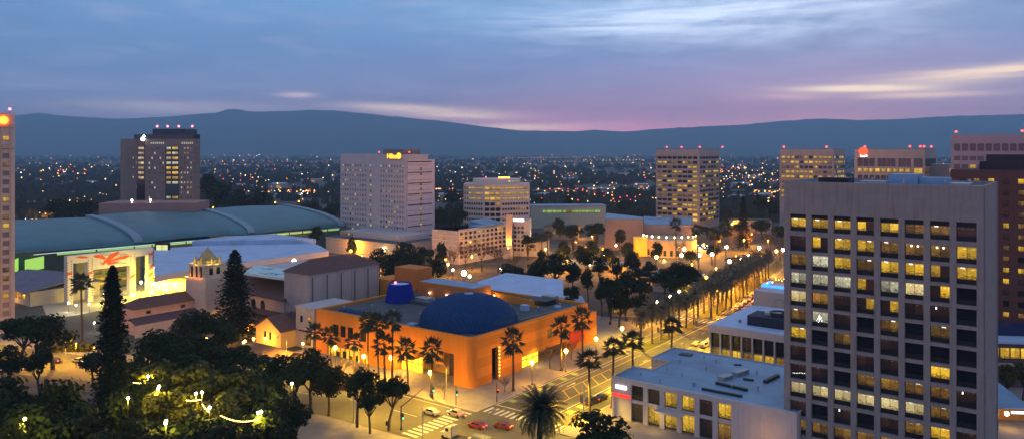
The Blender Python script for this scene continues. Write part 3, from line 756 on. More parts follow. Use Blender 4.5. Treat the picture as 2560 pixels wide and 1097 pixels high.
# three beige towers on the right, with the fourth cut by the frame
d_ = 629; C_ = D(1748, d_); 
def pr9(i, k, ax):
    if i == 0: return 'd'
    if ax == 0 and k == 7: return 'y' if i != 1 else 'd'
    dens = {1: .8, 2: .15, 3: .75, 4: .5, 5: .9, 6: .35, 7: .15, 8: .6, 9: .1, 10: .45, 11: .3, 12: .4, 13: .5}.get(i, .5)
    return pick({'y': dens, 'm': dens*.5, 'd': 1-dens*.7})
tower('office_tower', 'beige office tower with scattered yellow windows, standing alone left of the other right-hand towers', C_, GRID, lenU(C_, 1640), lenV(C_, 1798), 0, ZT(373, d_), 14, 8, 7, M['beige_wall'], 0, pr9, ZT(395, d_), 3.9, 2.0, cap=98, win_w=.84, grid=True)
t9 = bpy.data.objects['office_tower.002'] if 'office_tower.002' in bpy.data.objects else t
for px in (1656, 1695, 1742, 1780): beacon([o for o in COL.objects if o.name.startswith('office_tower')][-1], (px-1748)/F*d_*1.05, 6 if px < 1748 else 22, ZT(373, d_), 'glow_r', .7)
d_ = 600; C_ = D(2085, d_)
t = tower('office_tower', 'beige office tower with several bright yellow rows, just behind the pale towers left end', C_, GRID, lenU(C_, 1949), lenV(C_, 2113), 0, ZT(373, d_), 9, 11, 9, M['beige_wall'], 0,
      lambda i, k, ax: pick({'y': .75 if i not in (2, 5) else .15, 'm': .2, 'd': .2 if i not in (2, 5) else .8}), ZT(394, d_), 3.9, 2.1, cap=98, win_w=.8, grid=True)
for px in (1968, 2065): beacon(t, (px-2085)/F*d_*1.1, 5, ZT(373, d_), 'glow_r', .8)
d_ = 450; C_ = D(2312, d_); wl, wr = lenU(C_, 2136), 45
t = thing('office_tower', 'beige office tower with one bright yellow row and a round red sign', 'office tower', C_, GRID)
zt2 = ZT(373, d_); frame_core(t, wl, wr, 0, zt2, M['beige_wall'])
obj('roof', MB().box(-wl+.4, -.4, .4, wr-.4, zt2, zt2+.15), M['roof_dark'], t)
obj('lower_wing', MB().box(.02, 10, 20, wr, 0, ZT(412, d_)), M['beige_wall'], t)
wins = []
for k in range(9): wins.append((-wl+1.6+(wl-9)/9*(k+.5), -.1, ZT(428, d_), 2.5, 2.6, 0, 'y'))
wins.append((-3.5, -.1, ZT(429, d_), 4.6, 3.8, 0, 'y'))
for a, b_, nn in ((0, .29, 3), (.33, .62, 4), (.66, .86, 3)):
    for k in range(nn): wins.append((-wl+1.6+(wl-4)*(a+(b_-a)*(k+.5)/nn), -.1, ZT(407, d_), (wl-4)*(b_-a)/nn*.85, 4.8, 0, 'd'))
wins.append((-3.5, -.1, ZT(407, d_), 4.6, 4.8, 0, 'd'))
for k in range(10): wins.append((.1, 3+4*k, ZT(407, d_), 2.6, 4.6, R(90), 'd')); wins.append((.1, 3+4*k, ZT(428, d_), 2.8, 2.6, R(90), 'm'))
for k in range(5): wins.append((10.1, 22+4.5*k, ZT(428, d_), 3.2, 2.6, R(90), 'y'))
for k in range(9): wins.append((-wl+1.6+(wl-9)/9*(k+.5), -.1, ZT(446, d_), 2.5, 2.6, 0, 'd'))
put_windows(t, wins)
b = MB(); b.lathe([(.02, 0), (2.2, 0), (2.6, .5)], n=20); s_ = obj('round_sign', b, emis('red_round_sign', (1, .07, .02), 1.8), t, (-wl+5.4, -.9, ZT(379, d_))); s_.rotation_euler = (R(90), 0, 0)
obj('sign_panel', MB().box(-wl+3.5, -wl+7.3, -.5, -.1, ZT(393, d_), ZT(388, d_)), M['glow_s'], t)
for q in (-wl+5.2, -8.5, -3, -1): beacon(t, q, 4, zt2, 'glow_r', .6)
beacon(t, -1, 30, zt2, 'glow_r', .6)
d_ = 415; th = GRID; C_ = D(2640, 385); wl = lenU(C_, 2377)
t = thing('office_tower', 'mauve-grey office tower cut by the right edge, behind the brick tower', 'office tower', C_, GRID)
zt2 = EYE+37/F*425; frame_core(t, wl, 30, 0, zt2, mat('mauve_wall', (.36, .28, .32), .85, .15, .2))
wins = []
for k in range(13):
    for i in range(4): wins.append((-wl+3+3.6*k, -.1, zt2-6.8-4.4*i-(1.4 if i else 0), 2.7, 3.6 if i == 0 else 2.2, 0, 'd' if i == 0 else pick({'y': .3, 'd': .5, 'k': .2})))
put_windows(t, wins)
for px in (2383, 2505, 2522): beacon(t, -wl+1+(px-2378)/F*425*1.1, 2, zt2, 'glow_r', .6)
# dark brick tower
d_ = 236; C_ = D(2700, 215); wl = lenU(C_, 2376)
t = thing('brick_tower', 'dark red brick apartment tower with small windows at the right edge', 'apartment tower', C_, GRID)
zt2 = ZT(421, 250); frame_core(t, wl, 22, 0, zt2, M['brick'])
dk_ = MB(); dk_.box(-wl+9, 0, 4, 18, zt2, zt2+4.6); dk_.box(-wl+7, -wl+9, 6, 16, zt2, zt2+2.5); obj('plant_room', dk_, mat('dark_plant_room', (.04, .03, .05), .8, .2, .2), t)
wins = []
for i in range(15):
    for k in range(9):
        x = -wl+3.2+3.7*k
        wins.append((x, -.08, zt2-3.2-3.25*i, 1.5, 1.6, 0, pick({'y': .30, 'c': .08, 'm': .25, 'k': .2, 'd': .2})))
put_windows(t, wins, 98)
# flat building and shop at the lower right edge
C_ = G(2600, 1010, 8.5); 

# ================================================================ MIDDLE GROUND
def L2(root_xy, th, P_):                  # world plan point -> root's local plan point
    dx, dy = P_[0]-root_xy[0], P_[1]-root_xy[1]; c, s = math.cos(th), math.sin(th)
    return (c*dx+s*dy, -s*dx+c*dy)

# --- orange museum with blue dome on the street corner
PM = G(1180, 845, 14.0)
t = thing('museum', 'orange stucco museum with rounded corner and blue dome on its flat roof', 'museum', PM, GRID)
wl, wr, ZM = 65.3, 60.4, 14.0
RC = 2.6                                   # rounded corner
arc = [(-RC+RC*math.cos(a), RC+RC*math.sin(a)) for a in [(-90+9*i)*math.pi/180 for i in range(11)]]
b = MB(); TH = 1.0
def wallF(x0, x1, z0, z1, m=0): b.box(x0, x1, 0, TH, z0, z1, m)
def wallR(y0, y1, z0, z1, m=0): b.box(-TH, 0, y0, y1, z0, z1, m)
wallF(-wl, -30.3, 3.2, 6.6); wallF(-wl, -30.3, 10.2, ZM)
for a_, c_ in ((-wl, -57.3), (-54.6, -53.9), (-51.2, -50.5), (-47.8, -44.6), (-41.8, -30.3)): wallF(a_, c_, 6.6, 10.2)
wallF(-wl, -60, 0, 3.2); wallF(-45, -30.3, 0, 3.2)
wallF(-30.3, -6.5, 8.7, ZM); wallF(-6.5, -RC, 0, ZM)
wallR(RC, 8.7, 0, ZM); wallR(8.7, 11.5, 9.4, ZM); wallR(11.5, 23, 0, ZM)
wallR(23, 47, 3.9, ZM); wallR(47, wr, 0, ZM)
# rounded corner shell
n_ = len(arc); out = arc; inn = [(-RC+(RC-TH)*math.cos(a), RC+(RC-TH)*math.sin(a)) for a in [(-90+9*i)*math.pi/180 for i in range(11)]]
b.prism(out+inn[::-1], 0, ZM)
# back walls
b.box(-wl, -wl+TH, TH, wr, 0, ZM); b.box(-wl+TH, -TH, wr-TH, wr, 0, ZM)
b.box(-3.4, 0, wr, wr+5.5, 0, 10.4)
obj('wall', b, M['orange'], t)
b = MB(); b.prism([(-wl+1, 1), (-RC, 1), (-1.6, 1.6), (-1, RC), (-1, wr-1), (-wl+1, wr-1)], ZM-1.1, ZM-.8); obj('roof', b, M['roof_dark'], t)
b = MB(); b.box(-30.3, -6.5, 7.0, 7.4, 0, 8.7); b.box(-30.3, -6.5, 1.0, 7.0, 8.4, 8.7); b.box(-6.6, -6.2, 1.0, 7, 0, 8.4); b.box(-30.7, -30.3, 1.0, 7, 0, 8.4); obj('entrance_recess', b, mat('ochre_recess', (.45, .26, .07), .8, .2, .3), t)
b = MB(); b.box(-14, -6.8, 6.6, 6.95, 0, 8.3); 
for k in range(5): b.box(-13.9+1.7*k, -13.7+1.7*k, 6.45, 6.6, 0, 8.3)
b.box(-14, -6.8, 6.45, 6.6, 3.6, 3.8); obj('dark_glazing', b, mat('purple_glazing', (.07, .055, .10), .25, .4, .5), t)
b = MB(); b.box(-18.4, -15.2, 5.6, 5.8, 2.8, 7.4); bn = obj('banner', b, mat('tan_banner', (.55, .28, .06), .8, .15, 1), t)
b = MB()
for i in range(2):
    for k in range(3): b.box(-18.0+1.0*k, -17.4+1.0*k, 5.52, 5.58, 3.6+2.0*i, 5.0+2.0*i)
obj('banner_panels', b, mat('banner_print', (.16, .06, .015), .8, .2, 1), bn)
# lit entrance
b = MB(); b.box(-29.8, -21.2, 3.0, 3.2, 0, 5.0, 0); 
e = obj('lit_entrance', b, emis('entrance_glow', (1.0, .58, .03), 1.6, True), t)
b = MB(); b.box(-29.8, -21.2, 2.85, 3.0, 2.6, 2.8); b.box(-25.6, -25.4, 2.85, 3, 0, 5)
for k in range(6): b.box(-29.8+1.72*k, -29.7+1.72*k, 2.85, 3, 0, 5)
obj('door_frame', b, M['black'], e)
b = MB(); b.box(-31, -20.5, -2.2, 2.9, 5.1, 5.5); obj('canopy', b, M['orange'], t)
obj('canopy_lamp', MB().box(-29, -22, -.4, .4, 4.9, 5.06), M['glow_y'], t)
lamp_light('entrance_light', (-25.6, -1.0, 4.3), 3000, (1, .62, .10), t, 1.0)
lamp_light('entrance_light', (-26, .5, 7.2), 1300, (1, .62, .10), t, .5)
# square windows
for k, (a_, c_) in enumerate(((-57.3, -54.6), (-53.9, -51.2), (-50.5, -47.8), (-44.6, -41.8))):
    o = bpy.data.objects.new('window', unit_window('d' if k < 3 else 'k')); COL.objects.link(o); o.parent = t; o.location = ((a_+c_)/2, .45, 8.4); o.scale = (c_-a_, .3, 3.6)
b = MB(); b.box(-60, -45, .5, .8, 0, 3.2); e = obj('lit_shop_window', b, emis('shop_window_glow', (.9, .55, .05), .55, True), t)
b = MB()
for k in range(8): b.box(-60+2*k, -59.8+2*k, .3, .5, 0, 3.2)
for k in range(5): b.box(-59+3*k, -57.4+3*k, .38, .5, 0, 1.2+.5*(k % 3))
obj('window_frame', b, M['black'], e)
# slot with bulbs, glass wedge, small window, end
b = MB(); b.box(-3, -2.6, 8.7, 11.5, 0, 9.4)
for k in range(4): b.box(-2.6, -2.4, 8.9+.65*k, 9.1+.65*k, 0, 9.4)
obj('side_glazing', b, M['dark_glass'], t)
b = MB()
for k in range(9): b.ball((.25, 11.9, 1.2+k*1.0), .13, 6)
obj('bulb', b, M['glow_y'], t)
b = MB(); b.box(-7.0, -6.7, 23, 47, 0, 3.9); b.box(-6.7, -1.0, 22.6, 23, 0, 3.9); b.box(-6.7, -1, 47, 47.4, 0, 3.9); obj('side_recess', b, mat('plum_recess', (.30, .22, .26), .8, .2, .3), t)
b = MB(); b.prism([(-1.4, 24), (-6.6, 36), (-6.6, 36.3), (-1.2, 24.2)], 0, 3.7); b.box(-1.4, -1.2, 24, 33, 0, 3.4); e = obj('lit_glass_wedge', b, emis('wedge_glow', (1.0, .60, .04), 1.1, True), t)
b = MB()
for k in range(4): b.box(-1.2, -1.05, 24+3*k, 24.16+3*k, 0, 3.5)
b.box(-1.2, -1.05, 24, 33, 2.3, 2.45); b.box(-1.2, -1.05, 24, 33, .0, .2); obj('window_frame', b, M['black'], e)
lamp_light('window_light', (.8, 29, 3.0), 700, (1, .65, .10), t, .6)
o = bpy.data.objects.new('window', unit_window('m')); COL.objects.link(o); o.parent = t; o.location = (.02, 37.5, 8.2); o.rotation_euler = (0, 0, R(90)); o.scale = (2.2, .1, 2.6)
b = MB(); b.box(.01, .08, 49, 58, 2.2, 6.5); obj('red_mural', b, mat('red_mural_paint', (.6, .05, .02), .7, .3, .5), t)
# dome
b = MB(); Rd, Hd = 14.8, 8.9; prof = [(Rd*math.cos(a), ZM-1+1.0+(Hd-1)*math.sin(a)) for a in [math.pi/2*i/12 for i in range(12)]]+[(.3, ZM+Hd-1)]
b.lathe([(Rd+.2, ZM-.8), (Rd+.2, ZM-.1)]+prof, (-15.6, 17.2), 48)
obj('dome', b, M['dome_blue'], t); obj('dome_cap', MB().lathe([(1.5, ZM+Hd-1.15), (1.4, ZM+Hd-.9), (.1, ZM+Hd-.85)], (-15.6, 17.2), 20), M['roof_blue'], t)
cb = L2(PM, GRID, G(1000, 752, 13.2))
b = MB(); b.lathe([(5.2, ZM-.8), (4.7, ZM+1.5), (4.1, ZM+4.6), (3.75, ZM+5.4), (3.5, ZM+5.4), (3.4, ZM+5.0)], cb, 32); obj('cone', b, M['cone_blue'], t)
obj('cone_lid', MB().lathe([(3.4, ZM+5.0), (.1, ZM+5.25)], cb, 32), M['roof_white'], t); obj('beacon', MB().ball((cb[0]-1.6, cb[1]-.6, ZM+5.5), .45, 8), M['pink_glow'], t)
def roofbox(name, px, py, w_, d_, h, m, z=13.2):
    q = L2(PM, GRID, G(px, py, z)); return obj(name, MB().box(q[0]-w_/2, q[0]+w_/2, q[1]-d_/2, q[1]+d_/2, z, z+h), m, t)
roofbox('roof_unit', 1312, 775, 2.2, 2.2, 1.8, M['roof_white']); roofbox('roof_unit', 1060, 758, 8, 5, 1.1, M['roof_dark']); roofbox('roof_unit', 1062, 752, 6, 4, 1.3, M['metal'])
roofbox('roof_unit', 1350, 758, 9, 6, 1.6, M['black']); roofbox('roof_unit', 1375, 752, 5, 3, 2.0, M['metal']); roofbox('roof_unit', 1030, 812, 3, 3, .5, M['roof_blue']); roofbox('roof_unit', 880, 778, 9, 3, .3, M['dome_blue'])
roofbox('roof_unit', 1395, 769, 2, 1.5, .7, M['roof_white'])
for px, py in ((860, 772), (905, 790), (930, 768), (1050, 790), (1100, 800), (1290, 790), (1345, 775), (1400, 765), (1260, 775), (1110, 760), (985, 780), (1430, 768)):
    q = L2(PM, GRID, G(px, py, 13.2)); obj('roof_pipe', MB().tube([(q[0], q[1], 13.15), (q[0], q[1], 14.0)], .18, 6).lathe([(.35, 14.0), (.35, 14.2), (.02, 14.35)], q, 8), M['metal'], t)
for a_, c_ in (((850, 785), (1010, 812)), ((1300, 800), (1440, 765)), ((1060, 745), (1180, 738))):
    p_, q_ = L2(PM, GRID, G(*a_, 13.2)), L2(PM, GRID, G(*c_, 13.2)); obj('roof_pipe', MB().tube([(p_[0], p_[1], 13.4), (q_[0], q_[1], 13.4)], .14, 6), M['metal'], t)
# rear wings
q = L2(PM, GRID, G(1185, 722, 18))
b = MB(); b.box(q[0]-26, q[0], q[1], q[1]+9.2, 12, 18); e = obj('rear_wing', b, M['orange_dim'], t)
obj('wing_roof', MB().box(q[0]-25.6, q[0]-.4, q[1]+.4, q[1]+8.8, 18.0, 18.08), M['roof_blue'], e)
for dx in (-20, -12): obj('wall_lamp', MB().ball((q[0]+dx, q[1]-.5, 14.6), .28, 8), M['glow_w'], e)
q2 = L2(PM, GRID, G(1043, 673, 21)); obj('rear_tower', MB().box(q2[0]-11.8, q2[0], q2[1], q2[1]+8, 0, 21), M['orange_dim'], t)
q3 = L2(PM, GRID, G(975, 700, 16)); obj('rear_wing', MB().box(q3[0]-9, q3[0], q3[1], q3[1]+10, 0, 16), M['orange'], t)
qa, qb = L2(PM, GRID, G(1228, 728, 15.5)), L2(PM, GRID, G(1335, 752, 15.5))
b = MB()
b.obox(((qa[0]+qb[0])/2, (qa[1]+qb[1])/2), math.hypot(qb[0]-qa[0], qb[1]-qa[1]), .5, 12, 15.6, math.atan2(qb[1]-qa[1], qb[0]-qa[0])); obj('terrace_wall', b, M['orange'], t)
for px, py in ((1238, 738), (1281, 743), (1322, 749)):
    q = L2(PM, GRID, G(px, py, 14.6)); obj('terrace_lamp', MB().ball((q[0], q[1]-.6, 14.6), .35, 8), M['glow_y'], t)
    lamp_light('terrace_light', (q[0], q[1]-1.6, 14.7), 260, (1, .65, .12), t, .25)
# cream corner building left of the museum
C_ = G(786, 775, 13.0); t = thing('corner_house', 'narrow cream two storey building squeezed against the left end of the orange museum', 'building', (C_[0], C_[1]), GRID)
frame_core(t, 9.5, 16, 0, 13.0, M['cream_wall']); obj('roof', MB().box(-9.7, .2, -.2, 16.2, 13.0, 13.5), M['white_wall'], t)
put_windows(t, [(-6.5, -.05, 9.4, 1.2, 2.2, 0, 'd'), (-2.2, -.05, 9.6, 1.6, 2.2, 0, 'm'), (-3, -.05, 3.2, 2.6, 4.0, 0, 'o')])
# pale blue pitched roof hall behind the museum
def z3(px, py, z): p = G(px, py, z); return (p[0], p[1], z)
b = MB(); pts = [z3(1200, 716, 11), z3(1193, 704, 12), z3(1265, 681, 14.5), z3(1408, 698, 13), z3(1408, 741, 11), z3(1330, 745, 11)]
c0_ = (sum(p[0] for p in pts)/6, sum(p[1] for p in pts)/6)
t = thing('hall', 'hall with a broad pale blue faceted roof directly behind the orange museum', 'hall', c0_)
loc = [(p[0]-c0_[0], p[1]-c0_[1], p[2]) for p in pts]; mid = (loc[2][0]*.5+loc[3][0]*.5-6, (loc[2][1]+loc[3][1])/2-9, 13.2)
b.add(loc+[mid], [(0, 6, 1), (1, 6, 2), (2, 6, 3), (3, 6, 4), (4, 6, 5), (5, 6, 0)], 0)
for i in range(6):
    p, q = loc[i], loc[(i+1) % 6]; b.add([p, q, (q[0], q[1], 0), (p[0], p[1], 0)], [(0, 1, 2, 3)], 1)
obj('roof', b, [M['roof_white'], M['white_wall']], t)
p = L2(c0_, 0, z3(1240, 700, 0)[:2]); 

# --- theatre: white fly house with brown hipped roof, low roofs, lit cupola
PA = G(771, 686, 22)
t = thing('theatre', 'white windowless theatre block with pilasters and brown hipped roof, behind the museum', 'theatre', PA, GRID)
wl, wr = 13.5, 33
b = MB(); b.box(-wl, 0, 0, wr, 0, 22)
for k in range(6): b.box(.002, .35, .2+k*6.4, .7+k*6.4, 0, 21.6)
b.box(.002, .5, 0, wr, 0, 3); obj('wall', b, mat('theatre_white', (.46, .38, .36), .85, .12, .25, streak=.4), t)
b = MB(); e = .7; b.add([(-wl-e, -e, 22), (e, -e, 22), (e, wr+e, 22), (-wl-e, wr+e, 22), (-wl/2, 7, 26.2), (-wl/2, wr-7, 26.2)], [(0, 1, 4), (1, 2, 5, 4), (2, 3, 5), (3, 0, 4, 5), (3, 2, 1, 0)])
obj('roof', b, M['tile'], t)
obj('ridge_lamp', MB().ball((-wl/2, wr-8, 27.0), .6, 8), M['glow_o'], t)
b = MB()
for k in range(5): b.box(.36, .5, 1.4+6.4*k, 1.6+6.4*k, 0, 21)
obj('downpipe', b, M['dark_metal'], t)
# auditorium with long tiled roof
PB = G(710, 748, 12)
t = thing('auditorium', 'auditorium with long plum brown tiled roof and arched windows, left of the theatre block', 'auditorium', PB, GRID)
b = MB(); b.box(-40, 0, 0, 40, 0, 12); b.box(0, 8, 4, 30, 0, 8.5); obj('wall', b, mat('auditorium_wall', (.55, .42, .34), .85, .12, .25, streak=.3), t)
b = MB(); b.add([(-41, -.8, 11.8), (.8, -.8, 11.8), (.8, 15, 18.2), (-41, 15, 18.2), (-41, -.8, 11.5), (.8, -.8, 11.5), (.8, 15, 12), (-41, 15, 12)], [(0, 1, 2, 3), (0, 4, 5, 1), (1, 5, 6, 2), (3, 7, 4, 0)])
b.add([(.0, 3, 10.5), (9, 3, 8.3), (9, 31, 8.3), (.0, 31, 10.5), (.9, -.6, 11.5)], [(0, 1, 2, 3), (4, 1, 0)]); obj('roof', b, M['tile'], t)
b = MB(); b.box(-40, 0, 15, 40, 12, 18.1); 
q = [L2(PB, GRID, G(px, py, 18.6)) for px, py in ((607, 683), (722, 699), (738, 676), (640, 663))]
obj('upper_wall', b, M['white_wall'], t)
gl = MB(); gl.prism(q, 18.12, 18.9); glo = obj('glazed_roof', gl, mat('pale_teal_sheet', (.48, .66, .66), .4, .15, .4), t)
b = MB()
for px, py, l_, a_ in ((668, 672, 6, .1), (680, 670, 3, .8), (665, 684, 2.4, -.9), (682, 683, 6, .0), (676, 686, 2, .9), (702, 684, 3, .8), (690, 686, 2, -.6), (655, 682, 3, .1)):
    p = L2(PB, GRID, G(px, py, 18.9)); b.obox(p, l_, .5, 18.905, 18.96, a_)
obj('dark_strips', b, M['dark_metal'], glo)
for k, px in enumerate((634, 657)):
    u = -lenU(PB, px); b = MB(); b.box(u-1.3, u+1.3, -.08, .0, 7.0, 9.0); b.add([(u-1.3, -.08, 9.0)]+[(u-1.3*math.cos(a), -.08, 9.0+1.3*math.sin(a)) for a in [math.pi*i/8 for i in range(1, 8)]]+[(u+1.3, -.08, 9)], [tuple(range(9))[::-1]])
    obj('arched_window', b, M['dark_glass'], t)
obj('string_course', MB().box(-40, 0, -.3, -.01, 5.4, 5.8), M['cream_wall'], t)
lamp_light('wall_light', (-14, -5, 2.2), 5000, (1, .42, .05), t, .5)
obj('wall_lamp', MB().ball((-14, -5, 3.0), .3, 8).tube([(-14, -5, 0), (-14, -5, 2.8)], .08, 6), M['glow_o'], t)
# cupola
CC = D(519, 292); zc = lambda py: ZT(py, 292)
t = thing('bell_tower', 'white bell tower with gold-lit cupola and pointed tiled cap, left of the dark conifer', 'bell tower', CC, GRID+R(8))
b = MB(); b.box(-5.5, 5.5, -5.5, 5.5, 0, zc(690)); b.box(-4.6, 4.6, -4.6, 4.6, zc(690), zc(657)); 
for s_ in (-1, 1):
    for k in range(4): b.box(s_*4.6-.2, s_*4.6+.2, -4+2.4*k, -3.4+2.4*k, zc(690), zc(660)) if False else None
obj('wall', b, M['cream_wall'], t)
b = MB()
for k in range(4): b.box(-4.3+2.55*k, -3.7+2.55*k, -5.1, -4.6, zc(689), zc(660))
b.box(-5.2, 5.2, -5.2, 5.2, zc(659), zc(656)); obj('cornice', b, M['cream_wall'], t)
b = MB()
for k in range(3): b.box(-3.5+2.55*k, -1.9+2.55*k, -4.66, -4.61, zc(688), zc(662))
for k in range(2): b.box(4.61, 4.66, -3+3.2*k, -1.4+3.2*k, zc(682), zc(665))
obj('louvre', b, M['dark_glass'], t)
b = MB(); b.lathe([(4.3, zc(656)), (4.3, zc(650)), (4.5, zc(649)), (4.5, zc(647)), (3.6, zc(646)), (.05, zc(617))], n=8, smooth=False); obj('cap', b, mat('gold_tile', (.36, .30, .14), .7, .25, .6), t)
b = MB()
for k in range(8):
    a = math.pi*k/4+.4; b.lathe([(.35, zc(656)), (.35, zc(643)), (.02, zc(638))], (4.7*math.cos(a), 4.7*math.sin(a)), 6)
obj('finial', b, mat('gold_finial', (.62, .48, .16), .6, .2, 1), t)
for a in (0, 2.1, 3.6, 4.7, 5.7): lamp_light('cupola_light', (6.0*math.cos(a), 6.0*math.sin(a), zc(657)+.6), 190, (1, .66, .08), t, .25)
for k in range(3): lamp_light('niche_light', (-2.7+2.55*k, -5.6, zc(688)), 120, (1, .30, .05), t, .2)
# long low wing with tiled roof
PW = G(336, 774, 9)
t = thing('long_wing', 'long low wing with brown tiled roof and pink wall, left of the bell tower', 'building', PW, GRID)
b = MB(); b.box(-10, 0, 0, 30, 0, 9); obj('wall', b, mat('pink_plaster', (.55, .38, .32), .85, .15, .3), t)
b = MB(); b.add([(-10.7, -.7, 9), (.7, -.7, 9), (.7, 31, 9), (-10.7, 31, 9), (-5, 4, 12), (-5, 31, 12)], [(0, 1, 4), (1, 2, 5, 4), (3, 0, 4, 5), (3, 2, 1, 0), (2, 3, 5)]); obj('roof', b, M['tile'], t)
b = MB(); b.add([(.02, -2, 6.2), (4.5, -2, 4.6), (4.5, 30, 4.6), (.02, 30, 6.2), (.02, -2, 5.9), (4.5, -2, 4.3), (4.5, 30, 4.3), (.02, 30, 5.9)], [(0, 1, 2, 3), (0, 4, 5, 1), (1, 5, 6, 2)]); obj('lean_to_roof', b, mat('plum_tile', (.10, .07, .09), .85, .3, 1), t)
obj('arcade_wall', MB().box(4.1, 4.4, -2, 30, 0, 4.3), M['white_wall'], t)
put_windows(t, [(.06, 5, 7.4, 1.6, 1.0, R(90), 'd'), (.06, 18, 7.4, 1.6, 1.0, R(90), 'd')])
t = thing('gate_house', 'small gate house glowing amber between dark trees beside the long wing', 'building', G(350, 835), GRID)
obj('wall', MB().box(-6, 0, 0, 6, 0, 5.2), M['cream_wall'], t); b = MB(); b.add([(-6.6, -.6, 5.2), (.6, -.6, 5.2), (.6, 6.6, 5.2), (-6.6, 6.6, 5.2), (-3, 3, 7)], [(0, 1, 4), (1, 2, 4), (2, 3, 4), (3, 0, 4), (3, 2, 1, 0)]); obj('roof', b, M['tile'], t)
put_windows(t, [(-4.6, -.05, 2.4, 1.0, 2.6, 0, 'o'), (-1.6, -.05, 2.4, .9, 2.8, 0, 'y'), (.05, 2.5, 2.2, 1.2, 3.0, R(90), 'o')])
lamp_light('porch_light', (-2.5, -1.6, 3.4), 350, (1, .40, .04), t, .3)
# mission style front
PG = G(702, 827, 6)
t = thing('mission_hall', 'mission style hall with yellow lit gable end, in front of the auditorium', 'hall', PG, GRID)
b = MB(); b.add([(-13.5, 0, 0), (0, 0, 0), (0, 0, 6), (-6.75, 0, 9.6), (-13.5, 0, 6), (-13.5, 16, 0), (0, 16, 0), (0, 16, 6), (-6.75, 16, 9.6), (-13.5, 16, 6)], [(0, 1, 2, 3, 4), (1, 6, 7, 2), (6, 5, 9, 8, 7), (5, 0, 4, 9)])
b.box(-44, 8.5, 14, 26, 0, 6.2); b.box(2, 8.5, 6, 14, 0, 5.6); obj('wall', b, mat('yellow_plaster', (.62, .45, .20), .85, .12, .3), t)
b = MB(); b.slab([(.6, -.6, 5.8), (.6, 16, 5.8), (-6.75, 16, 9.9), (-6.75, -.6, 9.9)], .25); b.slab([(-6.75, -.6, 9.9), (-6.75, 16, 9.9), (-14.1, 16, 5.8), (-14.1, -.6, 5.8)], .25)
b.slab([(-45, 11.8, 6.1), (9, 11.8, 6.1), (9, 20, 9.4), (-45, 20, 9.4)], .25); b.slab([(-45, 20, 9.4), (9, 20, 9.4), (9, 28, 6.1), (-45, 28, 6.1)], .25)
b.slab([(1.6, 5.4, 5.7), (9, 5.4, 5.7), (9, 12, 7.2), (1.6, 12, 7.2)], .2)
obj('roof', b, M['tile'], t)
b = MB(); b.add([(-44, 6.8, 3.6), (-14.2, 6.8, 3.6), (-14.2, 14, 5.6), (-44, 14, 5.6)], [(0, 1, 2, 3)])
for k in range(8): b.box(-43.5+4.1*k, -43.1+4.1*k, 7, 7.4, 0, 3.6)
obj('porch', b, M['tile'], t)
put_windows(t, [(-8.3, -.05, 3.6, .9, 2.6, 0, 'd'), (-5.6, -.05, 3.6, .9, 2.6, 0, 'd'), (5, 5.95, 3.0, 1.2, 2.6, 0, 'd'), (-17.5, 13.9, 2.8, 2.2, 3.4, 0, 'y'), (-24, 13.9, 2.6, 3, 2.6, 0, 'o'), (-33, 13.9, 2.6, 3, 2.6, 0, 'o')])
for x, e_ in ((-16.5, 2500), (-22, 1400), (-28, 1600), (-36, 1000)):
    obj('porch_lamp', MB().ball((x, 8.6, 2.2), .28, 8), M['glow_y'], t); lamp_light('porch_light', (x, 8.0, 1.9), e_, (1, .42, .04), t, .3)
lamp_light('gable_light', (-7, -5, 1.4), 2200, (1, .50, .06), t, .4)
b = MB(); q = L2(PG, GRID, G(640, 868, 4)); b.box(q[0]-4, q[0]+16, q[1]-2, q[1]+5, 0, 3.4); fw = obj('garden_wing', b, M['cream_wall'], t)
b = MB(); b.slab([(q[0]-4.6, q[1]-2.6, 3.4), (q[0]+16.6, q[1]-2.6, 3.4), (q[0]+16.6, q[1]+1.5, 4.8), (q[0]-4.6, q[1]+1.5, 4.8)], .2); b.slab([(q[0]-4.6, q[1]+1.5, 4.8), (q[0]+16.6, q[1]+1.5, 4.8), (q[0]+16.6, q[1]+5.6, 3.4), (q[0]-4.6, q[1]+5.6, 3.4)], .2)
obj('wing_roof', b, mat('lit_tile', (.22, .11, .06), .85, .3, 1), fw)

# --- convention centre: vaulted teal roofs
E_ = [(-253-46, 373-50), (-207-0, 421), (-161, 469), (-116, 517)]
Rg = [(-350, 398), (-270, 486), (-223, 545), (-176, 588)]
t = thing('convention_hall', 'huge convention hall roofed by teal vaults with pale curved ribs', 'convention hall', (E_[1][0], E_[1][1]))
O_ = E_[1]
def vault(i, zE=13.0, zR=22.5, up=0.0, ks=10, lo=0):
    P_ = []
    for k in range(ks+1):
        a = math.pi/2*k/ks; f = 1-math.cos(a); h = math.sin(a)
        x = E_[i][0]+(Rg[i][0]-E_[i][0])*f-O_[0]; y = E_[i][1]+(Rg[i][1]-E_[i][1])*f-O_[1]
        P_.append((x, y, zE+(zR-zE)*h+up))
    return P_
for i in range(3):
    A, B = vault(i, up=0 if i != 1 else .5), vault(i+1, up=0 if i != 1 else .5)
    b = MB(); sub = 12
    rows_ = [[tuple(A[k][c]+(B[k][c]-A[k][c])*j/sub+(0 if c < 2 else 1.1*math.sin(math.pi*j/sub)) for c in range(3)) for j in range(sub+1)] for k in range(len(A))]
    vs = [p for r in rows_ for p in r]; m_ = sub+1
    b.add(vs, [(k*m_+j, k*m_+j+1, (k+1)*m_+j+1, (k+1)*m_+j) for k in range(len(A)-1) for j in range(sub)], 0, True)
    # back slope down from the ridge and a closing wall under it
    top = rows_[-1]; b.add(top+[(p[0]-20, p[1]+40, 8) for p in top], [(j, j+1, m_+j+1, m_+j) for j in range(sub)], 0, True)
    obj('vault_roof', b, M['roof_teal'], t)
